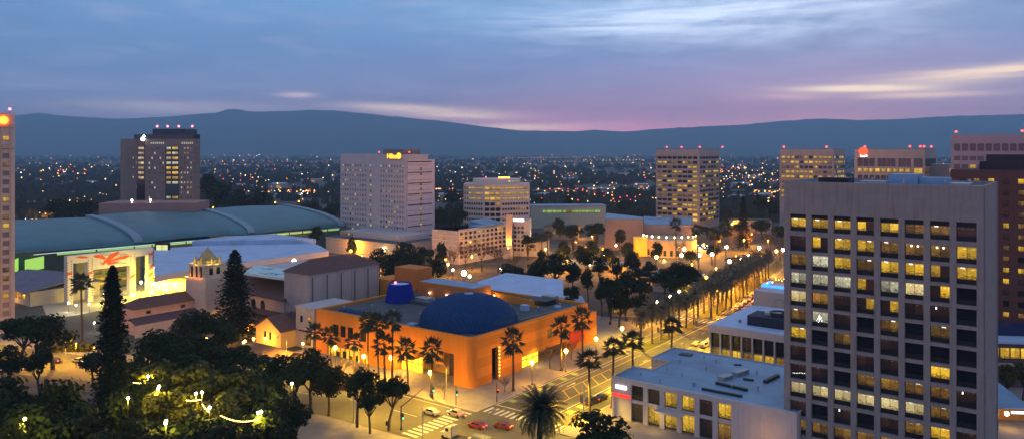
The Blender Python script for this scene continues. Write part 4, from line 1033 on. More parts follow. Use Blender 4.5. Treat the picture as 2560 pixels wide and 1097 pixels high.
for i in (1, 2, 3):
    A = vault(i, up=.9 if i != 3 else .3); b = MB(); dx, dy = 4.6*.69, 4.6*.72
    vs = []
    for p in A: vs += [(p[0], p[1], p[2]+.55), (p[0]+dx, p[1]+dy, p[2]+.55), (p[0], p[1], p[2]-2), (p[0]+dx, p[1]+dy, p[2]-2)]
    fs = []
    for k in range(len(A)-1):
        o = 4*k; fs += [(o, o+1, o+5, o+4), (o, o+4, o+6, o+2), (o+1, o+3, o+7, o+5)]
    b.add(vs, fs, 0, False); obj('rib', b, M['rib'], t)
    # closing wall below the end of each vault
A = vault(3); b = MB(); b.add([(p[0]+2, p[1]+2, p[2]) for p in A]+[(A[-1][0]+2, A[-1][1]+2, 0), (A[0][0]+2, A[0][1]+2, 0)], [tuple(range(len(A)+2))], 0); obj('end_wall', b, M['cream_wall'], t)
for i in range(3):
    a, b_ = E_[i], E_[i+1]; u = Vector((b_[0]-a[0], b_[1]-a[1])); L_ = u.length; u /= L_; nn = Vector((u.y, -u.x)); th = math.atan2(u.y, u.x)
    b = MB(); c_ = ((a[0]+b_[0])/2-O_[0]-nn.x*1.6, (a[1]+b_[1])/2-O_[1]-nn.y*1.6); b.obox(c_, L_, 2.6, 0, 11.2 if i else 3.5, th); obj('wall', b, mat('teal_panels', (.11, .17, .16), .6, .2, .2), t)
    b = MB(); b.obox((c_[0]+nn.x*.6, c_[1]+nn.y*.6), L_, 4.4, 12.6, 13.05, th); obj('eave', b, M['rib'], t)
    nseg = 7
    for k in range(nseg):
        f = (k+.5)/nseg; cc = (a[0]+(b_[0]-a[0])*f-O_[0]-nn.x*.1, a[1]+(b_[1]-a[1])*f-O_[1]-nn.y*.1)
        b = MB(); b.obox(cc, L_/nseg-.8, .15, 11.3, 12.5, th)
        obj('clerestory_pane', b, M2['flat_g'] if i == 2 else emis_c if 'emis_c' in globals() else M2['flat_g'], t)
    if i != 2:
        b = MB(); b.obox((c_[0]+nn.x*2.9, c_[1]+nn.y*2.9), L_, .25, 12.62, 12.8, th); obj('eave_light', b, emis('eave_tube_glow'+str(i), (.8, .95, .8), .9), t)
# green windows at the left under the first vault
for px0, px1 in ((36, 54), (62, 109)):
    a, b_ = D(px0, 372), D(px1, 385); b = MB(); z0, z1 = ZT(674, 380), ZT(643, 380)
    b.prism([(a[0]-O_[0], a[1]-O_[1]), (b_[0]-O_[0], b_[1]-O_[1]), (b_[0]-O_[0], b_[1]-O_[1]+.3), (a[0]-O_[0], a[1]-O_[1]+.3)], z0, z1); obj('lit_hall_window', b, emis('green_hall_glow'+str(px0), (.38, .72, .12), .75), t)
b = MB(); a, b_ = D(20, 374), D(160, 395); b.prism([(a[0]-O_[0], a[1]-O_[1]+2), (b_[0]-O_[0], b_[1]-O_[1]+2), (b_[0]-O_[0], b_[1]-O_[1]+6), (a[0]-O_[0], a[1]-O_[1]+6)], 0, 13); obj('glass_hall_wall', b, mat('green_dark_panels', (.05, .09, .07), .5, .3, .2), t)
# entrance building: pale flat roof
PE = G(822, 627, 13)
PEl = G(392, 700, 13)
t = thing('entrance_hall', 'wide entrance hall with pale blue flat roof and yellow lit glass front', 'hall', PE, GRID)
wl_ = lenV(G(470, 674, 13), 822)
q = [L2(PE, GRID, G(px, py, 13)) for px, py in ((822, 627), (800, 614), (745, 596), (385, 622), (385, 690), (470, 674))]
b = MB(); b.prism(q, 10.4, 13, 0); hb = obj('fascia', b, mat('white_fascia', (.66, .60, .58), .8, .1, .2), t)
qi = [(x*.985, y*.985+.3) for x, y in q]; obj('roof', MB().prism(q, 13.0, 13.06), M['roof_white'], t)
q6 = [L2(PE, GRID, G(px, py, 15.5)) for px, py in ((745, 603), (790, 597), (690, 585), (560, 590), (480, 602), (520, 622))]
obj('upper_roof', MB().prism([q6[1], q6[2], q6[3], q6[4]], 13.07, 15.5), M['roof_white'], t)
qa, qb = q[5], q[0]
Lf = math.hypot(qb[0]-qa[0], qb[1]-qa[1]); af = math.atan2(qb[1]-qa[1], qb[0]-qa[0])
ct = lambda f, off: (qa[0]+(qb[0]-qa[0])*f+math.sin(af)*-off*-1, qa[1]+(qb[1]-qa[1])*f-math.cos(af)*off)
b = MB(); b.obox(((qa[0]+qb[0])/2-1.2, (qa[1]+qb[1])/2+1.2), Lf, 1.0, 0, 10.3, af); obj('glass_front', b, mat('hall_glass', (.12, .11, .11), .3, .3, .3), t)
b = MB()
for k in range(14): b.obox((qa[0]+(qb[0]-qa[0])*(k+.5)/14-.6, qa[1]+(qb[1]-qa[1])*(k+.5)/14+.6), .4, .5, 0, 10.3, af)
obj('mullion', b, M['beige_wall'], t)
# yellow glass lobby at its left
LB = [L2(PE, GRID, G(px, 712, 1)) for px in (384, 480)]
LA = (L2(PE, GRID, D(384, 352)), L2(PE, GRID, D(482, 352)))
a_, c_ = LA; ang = math.atan2(c_[1]-a_[1], c_[0]-a_[0]); Lb = math.hypot(c_[0]-a_[0], c_[1]-a_[1]); md = ((a_[0]+c_[0])/2, (a_[1]+c_[1])/2)
ylw = bpy.data.materials.new('lobby_interior_glow'); ylw.use_nodes = True; n = N(ylw.node_tree); pb = n.n['Principled BSDF']
tcn = n.new('ShaderNodeTexCoord').outputs['Object']; f = n.noise(tcn, .55, 4, .7); f = n.m('MULTIPLY', n.m('SUBTRACT', f, .3), 2.5, clamp=True)
n.put(pb.inputs['Emission Color'], n.mix(f, C4((.55, .42, .01)), C4((1.0, .86, .05)))); pb.inputs['Emission Strength'].default_value = 1.1
for nm, z0, z1 in (('lobby_glass', .3, 5.4), ('lobby_glass', 7.0, 11.5)):
    b = MB(); b.obox(md, Lb, .3, z0, z1, ang); lg = obj(nm, b, ylw, t)
    b = MB()
    for k in range(13):
        f_ = (k+.5)/13; b.obox((a_[0]+(c_[0]-a_[0])*f_+math.sin(ang)*.3, a_[1]+(c_[1]-a_[1])*f_-math.cos(ang)*.3), .18, .15, z0, z1, ang)
    obj('mullion', b, M['line_y'], lg)
b = MB(); b.obox((md[0]+math.sin(ang)*1.5, md[1]-math.cos(ang)*1.5), Lb, 3.5, 5.6, 6.6, ang); obj('balcony', b, M['line_y'], t)
b = MB()
for k in list(range(1, 4))+list(range(6, 9))+list(range(10, 15)): f_ = k/15; b.ball((a_[0]+(c_[0]-a_[0])*f_+math.sin(ang)*1.6, a_[1]+(c_[1]-a_[1])*f_-math.cos(ang)*1.6, 11.4), .42, 8)
obj('bulb', b, M['glow_w'], t)
lamp_light('lobby_light', (md[0]+math.sin(ang)*9, md[1]-math.cos(ang)*9, 7), 26000, (1, .76, .04), t, 2.0)
lamp_light('lobby_light', (a_[0]+math.sin(ang)*9-6, a_[1]-math.cos(ang)*9, 5), 20000, (1, .76, .04), t, 2.0)
b = MB(); z0 = ZT(634, 400); a1, a2 = L2(PE, GRID, D(391, 400)), L2(PE, GRID, D(419, 400)); aa = math.atan2(a2[1]-a1[1], a2[0]-a1[0]); b.obox(((a1[0]+a2[0])/2, (a1[1]+a2[1])/2), 5.8, .3, z0, z0+4.6, aa); e = obj('stair_window', b, emis('stair_window_glow', (.80, .80, .30), .8), t)
b = MB(); b.obox(((a1[0]+a2[0])/2, (a1[1]+a2[1])/2+.3), 8, .4, z0-2.5, z0+5.8, aa)
for k in (-1, 0, 1): b.obox(((a1[0]+a2[0])/2+k*1.6*math.cos(aa)+.0, (a1[1]+a2[1])/2-.22), .15, .1, z0, z0+4.6, aa)
obj('window_frame', b, M['black'], e)

# art portal with red leaves
PP = G(168, 762, 0)
t = thing('art_portal', 'huge white portal frame painted with sweeping red leaf strokes', 'portal', PP, GRID+R(90))
# local +x now runs away along the frame, local -y faces the camera side... (thickness towards +y)
def pu(px): k = (px-1280)/F; return (k*PP[1]-PP[0])/(.6-k*.8)
def pz(px, py): u = pu(px); return EYE-(py-HY)/F*(PP[1]+.8*u)
W_ = pu(383); Zp = pz(168, 640)
b = MB(); T0, T1 = 0, 3.0
for a, c_, z0 in ((168, 183, 0), (219, 233, 0), (325, 339, 0), (371, 383, 0)): b.box(pu(a), pu(c_), T0, T1, 0, Zp-.0)
for a, c_, py in ((183, 219, 656), (233, 325, 668), (339, 371, 639)): b.box(pu(a), pu(c_), T0, T1, pz((a+c_)/2, py), Zp)
frame_b = b
def leaf(nm, pts):                        # painted leaf: thin panel on the face
    b = MB(); vs = [(pu(px), -.10, pz(px, py)) for px, py in pts]; vb = [(x, -.004, z) for x, y, z in vs]; n_ = len(vs)
    b.add(vs, [tuple(range(n_))]); b.add(vs+vb, [(i, n_+i, n_+(i+1) % n_, (i+1) % n_) for i in range(n_)]); return obj(nm, b, M['red_leaf'], t)
M['red_leaf'] = mat('red_leaf_paint', (.70, .09, .02), .7, .2, .6)
for P_ in ([(186, 643), (200, 639.5), (215, 640.5), (223, 644), (205, 645)], [(232, 639), (245, 636), (258, 638), (264, 643), (262, 649), (250, 645), (240, 644)],
           [(262, 650), (275, 637), (290, 629), (299, 628), (292, 637), (278, 648), (264, 657), (258, 662), (253, 662)], [(262, 655), (285, 646), (305, 640), (318, 637), (326, 638), (313, 646), (290, 650), (270, 656)],
           [(268, 656), (285, 653), (300, 652), (288, 658), (270, 662)], [(167.5, 681), (180, 679), (180, 686), (168, 687)], [(219.5, 679), (231, 678), (231, 684), (220, 685)],
           [(325.5, 690), (337, 682), (337.5, 689), (326, 698)], [(372, 668), (382, 659), (382, 668), (374, 676)], [(372, 685), (382, 676), (382, 684), (373, 692)], [(374, 634), (383, 627.5), (383, 634), (376, 639)]): leaf('red_leaf', P_)
b = frame_b
for px in (174, 226, 332, 377):
    for k in range(16): z_ = 2+k*(Zp-4)/16; b.box(pu(px)-1.1, pu(px)-.6, -.06, -.002, z_, z_+.45, 1); b.box(pu(px)+.5, pu(px)+1.0, -.06, -.002, z_+.5, z_+.9, 1)
for k in range(26):
    px = 250+2.6*k; b.box(pu(px), pu(px)+.45, -.05, -.002, pz(px, 634+(k % 3)*2.2), pz(px, 634+(k % 3)*2.2)+.35, 1); b.box(pu(px), pu(px)+.45, -.05, -.002, pz(px, 659-(k % 2)*2.2), pz(px, 659-(k % 2)*2.2)+.35, 1)
obj('frame', b, [mat('portal_white', (.66, .60, .56), .8, .12, .4, streak=.2), mat('portal_dots', (.10, .09, .12), .8, .2, 1)], t)
lamp_light('portal_light', (pu(280), -6, 6), 2500, (1, .70, .30), t, 1)
# lobby behind the portal
t = thing('lobby_block', 'dim glass lobby with yellow lit bands seen through the white and red portal', 'lobby', D(190, 352), GRID+R(90))
obj('wall', MB().box(0, 30, 0, 6, 0, 14), mat('olive_panels', (.20, .19, .10), .7, .3, .3), t)
put_windows(t, [(10.5, -.1, 4.6, 6, 1.4, 0, 'y'), (10, -.1, 2.2, 5, 1.4, 0, 'y'), (21, -.1, 3.2, 4, 1.4, 0, 'y'), (20, -.1, 8.5, 9, 3.4, 0, 'm'), (8, -.1, 8.5, 7, 3.4, 0, 'm')])
# low building by the left edge
PQ = G(165, 718, 6)
t = thing('low_restaurant', 'low building with purple-grey roof and amber windows behind trees near the left edge', 'building', PQ, GRID)
wl_ = 34
obj('wall', MB().box(-4, 34*0, -14, 10, 0, 6).box(-50, -4, -14, 16, 0, 6), M['cream_wall'], t)
b = MB(); b.slab([(-52, -16, 6.1), (1.5, -16, 6.1), (-2, 4, 8.8), (-50, 4, 8.8)], .4); b.slab([(-50, 4, 8.8), (-2, 4, 8.8), (1.5, 18, 6.1), (-52, 18, 6.1)], .4); obj('roof', b, mat('purple_roof', (.17, .15, .20), .7, .3, .4, stain=.6), t)
put_windows(t, [(-6-4.2*k, -14.1, 3.4, 2.8, 2.2, 0, 'o' if k % 3 else 'y') for k in range(9)])
lamp_light('porch_light', (-14, -18, 3), 1200, (1, .45, .05), t, .5)

# --- two storey bank with notched roof
PK = G(1530, 940, 10)
t = thing('bank_building', 'two storey white building with stained blue-grey notched roof beside the avenue', 'building', PK, GRID)
pts = [L2(PK, GRID, G(px, py, 10)) for px, py in ((1530, 940), (1584, 914), (1631, 924), (1684, 903), (1629, 893.5), (1686, 867))]
y1_ = pts[1][1]; xn = pts[2][0]; y2_ = pts[3][1]; y3_ = pts[5][1]
W_ = 44.0
poly = [(0, 0), (W_, 0), (W_, y3_), (0, y3_), (0, y2_), (xn, y2_), (xn, y1_), (0, y1_)]
fl = 5.0
b = MB(); b.prism([(x if x > 0 else x, y if y > 0 else .9) for x, y in poly], 0, 9.7)
pw_ = 3.75; bays = [5.2+4.3*k for k in range(6)]
ex = [0]+[v for s_ in bays for v in (s_, s_+pw_-.6)]+[W_]
for k in range(0, len(ex), 2): b.box(ex[k], ex[k+1], 0, .9, 0, 10)
for s_ in bays: b.box(s_, s_+pw_-.6, 0, .9, 8.9, 10); b.box(s_, s_+pw_-.6, .15, .9, 4.6, 5.4)
b.box(0, W_, -.5, .9, 9.6, 10.0) if False else None
# raised roof edge
for (x0, y0), (x1, y1) in zip(poly, poly[1:]+poly[:1]):
    if y0 == 0 and y1 == 0: continue
    L_ = math.hypot(x1-x0, y1-y0); 
    b.obox(((x0+x1)/2, (y0+y1)/2), L_, .3, 9.7, 10.0, math.atan2(y1-y0, x1-x0))
obj('wall', b, M['white_wall'], t)
obj('roof', MB().prism([(x if x > 0 else .2, y if y > 0 else .9) for x, y in poly], 9.71, 9.78), M['roof_blue'], t)
stt = [['d', 'k', 'y', 'y', 'k', 'y'], ['k', 'y', 'y', 'y', 'k', 'm']]
for k, s_ in enumerate(bays):
    for r_, (z0, z1) in enumerate(((5.4, 8.9), (.4, 4.6))):
        o = bpy.data.objects.new('window', unit_window(stt[r_][k])); COL.objects.link(o); o.parent = t; o.location = (s_+(pw_-.6)/2, .62, (z0+z1)/2); o.scale = (pw_-.6, .2, z1-z0)
def strip(name, pts_, h, m):
    b = MB()
    for (a, c_, w_) in pts_:
        p, q = L2(PK, GRID, G(*a, 9.8)), L2(PK, GRID, G(*c_, 9.8)); b.obox(((p[0]+q[0])/2, (p[1]+q[1])/2), math.hypot(q[0]-p[0], q[1]-p[1]), w_, 9.78, 9.78+h, math.atan2(q[1]-p[1], q[0]-p[0])); return obj(name, b, m, t)
for a, c_, w_, h in (((1755, 973), (1855, 992), .7, .5), ((1790, 959), (1868, 977), .7, .6), ((1838, 940), (1866, 931), 1.6, 1.0), ((1912, 957), (1945, 941), .9, .7), ((1835, 912), (1853, 912), .7, .3), ((1858, 948), (1884, 951), .8, .4), ((1802, 950), (1824, 943), 2.0, .9)): strip('roof_duct', [(a, c_, w_)], h, M['metal'] if h > .8 else M['dark_metal'])
for px, py in ((1640, 905), (1668, 925), (1705, 940), (1765, 925), (1790, 905), (1850, 930), (1892, 935), (1650, 955), (1700, 905), (1895, 975), (1830, 970), (1760, 895)):
    q_ = L2(PK, GRID, G(px, py, 9.8)); obj('roof_pipe', MB().tube([(q_[0], q_[1], 9.7), (q_[0], q_[1], 10.5)], .13, 6).lathe([(.26, 10.5), (.26, 10.65), (.02, 10.75)], q_, 8), M['metal'], t)
strip('roof_vent', [((1732, 962), (1738, 962), .8)], .8, M['metal']); strip('roof_hatch', [((1700, 884), (1730, 888), 2.5)], .25, M['roof_dark']); strip('roof_vent', [((1600, 935), (1603, 935), .8)], .5, M['metal'])
obj('white_sign', MB().box(1.1, 4.0, -.35, -.05, 7.5, 8.3), M['glow_s'], t); obj('red_sign', MB().box(.2, 5.0, -.45, -.05, 5.6, 6.2), M['glow_rs'], t)
obj('canopy', MB().box(12.2, 19, -2.4, -.02, 4.5, 4.8), M['white_wall'], t)
lamp_light('shop_light', (13, -3, 3.2), 350, (1, .65, .2), t, .5); lamp_light('shop_light', (38, -5, 4.2), 500, (1, .45, .08), t, .8)
# pale fin building
PF = G(1770, 811, 12)
t = thing('office_building', 'low office building with white fins and a dark plant box on its pale roof', 'office building', PF, GRID)
dv = 37.5; W_ = 40
b = MB(); b.box(0, W_, 0, dv, 9.9, 12); b.box(.8, W_, 1.2, dv, 0, 9.9)
for k in range(13): b.box(.3+3.25*k, .75+3.25*k, .1, 1.2, 0, 9.9)
for k in range(11): b.box(.1, .8, 1.5+3.4*k, 1.95+3.4*k, 0, 9.9)
obj('wall', b, M['white_wall'], t); obj('roof', MB().box(.5, W_-.5, .5, dv-.5, 12, 12.08), M['roof_white'], t)
for k in range(12):
    for r_, (z0, z1) in enumerate(((5.4, 9.8), (1.2, 5.2))):
        stt = 'd' if r_ == 0 else ('m', 'y', 'y', 'm', 'y', 'y')[k % 6]
        if r_ == 0 and k == 3: stt = 'k'
        o = bpy.data.objects.new('window', unit_window(stt)); COL.objects.link(o); o.parent = t; o.location = (.75+3.25*k+1.4, 1.15, (z0+z1)/2); o.scale = (2.8, .15, z1-z0)
q = L2(PF, GRID, G(1868, 812, 12))
obj('plant_box', MB().box(q[0], q[0]+22, q[1], q[1]+9, 12.1, 15), mat('navy_screen', (.02, .025, .055), .7, .3, .3), t)
b = MB(); b.lathe([(2.6, 15), (2.8, 16.2), (2.2, 16.2), (2, 15.6)], (q[0]+8, q[1]+5), 20); obj('cooling_tower', b, M['black'], t); b = MB().box(q[0]+4, q[0]+8.5, q[1]+3.5, q[1]+7, 15, 15.8); obj('roof_unit', b, M['metal'], t)
obj('roof_vent', MB().tube([(q[0]-3, q[1]+2, 12), (q[0]-3, q[1]+2, 13)], .5, 8), M['metal'], t)
p = G(1800, 884, 3.6)
q = L2(PF, GRID, p); obj('white_sign', MB().box(.4, 5.2, -.6, -.3, 1.6, 2.4), M['glow_s'], t)
# clubhouse with dark dome, neon and string lights
PC_ = ST(-105, 298)
t = thing('club_building', 'white building with dark dome, yellow string lights and blue neon edge', 'club', PC_, GRID)
b = MB(); b.box(0, 45, 0, 24, 0, 10); b.box(6, 45, 30, 50, 0, 15.5); b.lathe([(7.0, 15.5), (7.0, 17.0)], (14, 40), 20, smooth=False); obj('wall', b, M['white_wall'], t)
obj('dome', MB().lathe([(7.3, 17), (6.6, 19), (4.4, 20.6), (1.5, 21.4), (.1, 21.6)], (14, 40), 24), mat('plum_dome', (.10, .045, .06), .7, .3, .5), t)
obj('neon_edge', MB().box(-.3, 10, 10.0, 10.5, 10.0, 10.9).box(-.3, .2, 10.5, 21, 10.0, 10.9), M['glow_b'], t); obj('neon_edge', MB().box(18, 34, 29.4, 29.9, 13.6, 14.5), M['glow_b'], t)
obj('terrace_wall', MB().box(6, 45, 24.1, 29, 0, 12.5), M['cream_wall'], t)
b = MB()
for k in range(60): b.ball((1+k*.6, 13+9*random.random(), 11.2+random.random()*1.6), .16, 6)
obj('string_lights', b, M['glow_y'], t)
b = MB(); b.lathe([(1.6, 0), (1.9, 0), (1.9, .12), (1.6, .12), (1.6, 0)], n=24); o = obj('round_emblem', b, M['metal'], t, (10, -.02, 6.0)); o.rotation_euler = (R(90), 0, 0)
lamp_light('terrace_light', (14, 18, 13), 1500, (1, .65, .12), t, .8)

# --- lower right corner
PL = D(2494, 211)
t = thing('corner_offices', 'low dark-walled building with navy roof box and bright yellow window strip', 'office building', PL, R(-8))
b = MB(); b.box(-14, 24, 0, 26, 0, 12); obj('wall', b, mat('dark_plum_wall', (.12, .08, .09), .8, .3, .3), t)
obj('roof', MB().box(-14, 24, -.4, 26, 12, 12.6), M['roof_white'], t); obj('roof_box', MB().box(-12, 24, 7, 13, 12.6, 15.2), mat('navy_box', (.015, .025, .09), .6, .3, .3), t)
put_windows(t, [(-6+2.6*k, -.1, 9.4, 2.4, 3.2, 0, 'y') for k in range(12)])
obj('floor_slab', MB().box(-14, 24, -1.6, -.01, 6.2, 6.7), M['beige_wall'], t)
PN = G(2500, 1000, 6)
t = thing('canopy_kiosk', 'glazed kiosk with blue canopy roof and glowing white tube, lower right corner', 'kiosk', PN, R(-6))
b = MB(); b.slab([(-3, -4, 5.6), (5, -4, 5.6), (6.6, 17, 6.6), (-3, 17, 6.6)], .3); obj('roof', b, M['roof_blue'], t)
b = MB(); [b.tube([(x, y, 0), (x, y, 5.4)], .15, 6) for x, y in ((-2, -3), (4, -3), (5, 14), (-2, 14))]; obj('post', b, M['dark_metal'], t)
o = obj('light_tube', MB().tube([(-.5, -6, 5.2), (12, -6.5, 5.4)], .3, 8), M['glow_s'], t)
obj('wall', MB().box(-3, 12, 4, 5, 0, 4.6), mat('orange_kiosk_wall', (.6, .25, .05), .8, .2, .4), t); obj('lamp', MB().ball((.5, -2, 3.6), .5, 8), M['glow_w'], t)
lamp_light('kiosk_light', (.5, -3, 3.0), 600, (1, .5, .1), t, .4)

# --- far middle: arts centre and friends
C_ = D(1610, 509); 
t = thing('arts_centre', 'brown arts centre with blue roof and curved wall lined with round lamps', 'arts centre', C_)
b = MB(); zz = ZT(548, 509)
p = [(px, d) for px, d in ((1512, 500), (1608, 497), (1610, 512), (1515, 545))]
b.prism([(D(px, d)[0]-C_[0], d-C_[1]) for px, d in p], 0, ZT(546, 505)); 
b.prism([(D(px, d)[0]-C_[0], d-C_[1]) for px, d in ((1609, 500), (1700, 494), (1731, 498), (1731, 545), (1609, 560))], 0, ZT(562, 500)); obj('wall', b, M['brown_wall'] if False else mat('tan_wall', (.36, .24, .20), .85, .15, .2), t)
b = MB(); b.prism([(D(px, d)[0]-C_[0], d-C_[1]) for px, d in ((1610, 500.5), (1699, 494.5), (1730, 498.5), (1730, 544), (1610, 559))], ZT(562, 500)+.01, ZT(561, 500)+.3); b.prism([(D(px, d)[0]-C_[0], d-C_[1]) for px, d in ((1513, 500.5), (1607, 497.5), (1609, 511), (1516, 544))], ZT(546, 505)+.01, ZT(546, 505)+.4); obj('roof', b, M['roof_blue'], t)
cc = (D(1672, 480)[0]-C_[0], 480-C_[1])
b = MB(); b.lathe([(17, 0), (17, ZT(596, 478)), (16, ZT(596, 478)+.3), (.1, ZT(596, 478)+1)], cc, 36, smooth=False); obj('drum', b, mat('warm_drum', (.55, .36, .2), .8, .15, .3), t)
for k in range(14):
    a = math.pi+ (k+.5)*math.pi/14; x, y = cc[0]+17.1*math.cos(a), cc[1]+17.1*math.sin(a); obj('arch', MB().obox((x, y), 1.7, .2, 1, 4.4, a+math.pi/2), M['black'], t)
for k in range(11):
    a = math.pi*1.05+k*math.pi*.09; b = MB().ball((cc[0]+16.6*math.cos(a), cc[1]+16.6*math.sin(a), ZT(592, 470)+.4), .55, 8); obj('round_lamp', b, M['glow_y' if k % 2 else 'glow_w'], t)
c2 = (D(1738, 478)[0]-C_[0], 478-C_[1])
b = MB(); b.lathe([(8.5, 0), (8.5, 3.5), (8.0, 3.6), (.1, 3.7)], c2, 28, smooth=False); obj('ramp_drum', b, M['cream_wall'], t)
for k in range(9):
    a = -math.pi*.75+k*math.pi*.14; obj('round_lamp', MB().ball((c2[0]+8.3*math.cos(a), c2[1]+8.3*math.sin(a), 5.0), .5, 8), M['glow_w'], t)
b = MB(); b.box(cc[0]-22, cc[0]-15, -38, -28, 0, 11); obj('glass_porch', b, emis('porch_glow', (.9, .42, .03), .45), t)
for q in ((cc[0]-8, cc[1]-26, 3), (cc[0]+12, cc[1]-24, 4)): lamp_light('wall_wash', q, 5000, (1, .50, .10), t, 1)
# long low lit building beyond
C_ = D(1330, 640); t = thing('low_offices', 'long low pale building with a green-yellow lit window strip, right of the octagonal office', 'office building', C_, R(3))
obj('wall', MB().box(0, 62, 0, 20, 0, ZT(516, 640)), mat('pale_green_wall', (.40, .44, .38), .8, .15, .3), t); obj('roof', MB().box(-.5, 62.5, -.5, 20.5, ZT(516, 640), ZT(516, 640)+.6), M['roof_blue'], t)
put_windows(t, [(10+2.2*k, -.1, ZT(529, 640), 2.0, 2.6, 0, 'g' if k not in (9, 10) else 'm') for k in range(22)])
for k, (px, py, d, w_, h, lab) in enumerate(((1325, 560, 470, 16, 9, 'low white block with a bright lit edge right of the white hotel'), (1400, 560, 560, 24, 9, 'brown low block behind the dark round trees'), (1880, 560, 600, 30, 10, 'low grey block at the foot of the right-hand towers'),
        (1230, 690, 330, 30, 4, 'low green-lit pavilion behind the pale blue hall'), (1690, 665, 350, 22, 7, 'pale blue roofed shed between dark trees left of the palm avenue'), (1480, 640, 400, 34, 5, 'flat roofed shed under green light behind the dark trees'), (1560, 745, 300, 10, 4, 'small pale shed beside the tall dark trees'), (1430, 735, 300, 10, 5, 'small blue-roofed annexe behind the museum terrace'))):
    C_ = D(px, d); t = thing('low_building', lab, 'building', C_, R(-20+7*(k % 4)))
    obj('wall', MB().box(-w_/2, w_/2, 0, 14, 0, h), M[('white_wall', 'brown_wall', 'beige_wall', 'cream_wall')[k % 4]], t); obj('roof', MB().box(-w_/2-.4, w_/2+.4, -.4, 14.4, h, h+.5), M['roof_blue' if k in (4, 7, 5) else 'roof_dark'], t)
    put_windows(t, [(-w_/2+2+3*j, -.08, h*.5, 1.8, 1.5, 0, 'm' if (j+k) % 3 else 'y') for j in range(int(w_/3)-1)])

# ================================================================ VEGETATION
rnd = random.Random(11)
def quad_at(b, p, s, nrm, m=0):
    n_ = Vector(nrm).normalized(); a = n_.cross(Vector((rnd.gauss(0, 1), rnd.gauss(0, 1), rnd.gauss(0, 1)))).normalized(); c = n_.cross(a)
    p = Vector(p); w_ = s*rnd.uniform(.6, 1.2); h_ = s*rnd.uniform(.5, 1.1)
    b.add([p-a*w_-c*h_*.6, p+a*w_*.7-c*h_, p+a*w_+c*h_*.5, p-a*w_*.5+c*h_], [(0, 1, 2, 3)], m)
def crown_mesh(nc, nq, flat=.62, size=.05, spread=.62, cr=.36):
    """unit crown, radius 1, centred on the origin: irregular leaf clumps with gaps between them"""
    b = MB(); cs = []
    for k in range(nc):
        while True:
            p = Vector((rnd.uniform(-1, 1), rnd.uniform(-1, 1), rnd.uniform(-.8, 1)))
            if .25 < p.length < 1: break
        cs.append((Vector((p.x*spread, p.y*spread, p.z*flat*.75)), cr*rnd.uniform(.55, 1.15)))
    for c, r in cs:
        for j in range(int(nq*(r/cr)**2)):
            d = Vector((rnd.gauss(0, 1), rnd.gauss(0, 1), rnd.gauss(0, 1))).normalized(); q = c+Vector((d.x, d.y, d.z*.7))*r*rnd.uniform(.55, 1.08)
            quad_at(b, q, size, d+Vector((rnd.gauss(0, .5), rnd.gauss(0, .5), rnd.gauss(.3, .5))))
    return b, cs
def make_broadleaf(name, m, h=12.0, r=5.5, nc=16, nq=120, flat=.62, size=.06, bare=.32, lean=0.0):
    """unplaced broadleaf tree: base at the origin, height h, crown radius r"""
    t = thing(name, None, 'tree')
    zc = h-r*flat*1.05; b, cs = crown_mesh(nc, nq, flat, size)
    b.v = [(x*r+lean, y*r, z*r+zc) for x, y, z in b.v]; obj('crown', b, m, t)
    b = MB(); k = Vector((lean*.5+.3, .2, h*bare)); b.tube([(0, 0, 0), (k.x*.4-.2, .1, h*bare*.5), k], [.38, .3, .27], 7)
    for c, rr in cs[:7]:
        e = Vector((c.x*r*.9+lean, c.y*r*.9, c.z*r+zc)); mid_ = k.lerp(e, .5)+Vector((0, 0, -.4)); b.tube([k, mid_, e], [.2, .13, .05], 5)
    obj('trunk', b, M['trunk'], t); return t
def make_bare(name, h=8.0, r=3.2):
    t = thing(name, None, 'tree'); b = MB(); b.tube([(0, 0, 0), (.1, 0, h*.3)], [.16, .12], 6); obj('trunk', b, M['trunk'], t)
    b = MB()
    def br(p, d, L, rad, lv):
        e = p+d*L; b.tube([p, (p+e)/2+Vector((rnd.gauss(0, .05*L), rnd.gauss(0, .05*L), 0)), e], [rad, rad*.8, rad*.55], 3, cap=False)
        if lv:
            for _ in range(4): br(p.lerp(e, rnd.uniform(.4, 1)), (d+Vector((rnd.gauss(0, .55), rnd.gauss(0, .55), rnd.gauss(.12, .3)))).normalized(), L*rnd.uniform(.55, .75), rad*.6, lv-1)
    for k in range(6):
        a = k*1.05+rnd.random(); br(Vector((.1, 0, h*.3)), Vector((math.cos(a)*.55, math.sin(a)*.55, 1)).normalized(), h*.3, .07, 3)
    obj('branches', b, M['twig'], t); return t
def make_conifer(name, h, r, base=.08, power=1.0, nq=3000, tiers=26):
    t = thing(name, None, 'conifer'); b = MB()
    for k in range(nq):
        f = rnd.random()**1.15; tier = math.floor(f*tiers)/tiers
        fr = 1-f; env = r*((fr**power)*.92+.05)*(1-.38*((f*tiers) % 1.0))*rnd.uniform(.55, 1.1)
        a = rnd.choice(range(11))*.571+tier*19+rnd.gauss(0, .22); q = env*math.sqrt(rnd.uniform(.08, 1))
        z = h*(base+(1-base)*f)-q*.22
        quad_at(b, (q*math.cos(a), q*math.sin(a), z), .34*(h/30)**.5+.1*fr, (rnd.gauss(0, .4), rnd.gauss(0, .4), 1))
    b.v = list(b.v); obj('crown', b, M['needle'], t)
    obj('trunk', MB().tube([(0, 0, 0), (0, 0, h*.5), (0, 0, h*.97)], [.55, .35, .05], 8), M['trunk'], t); return t
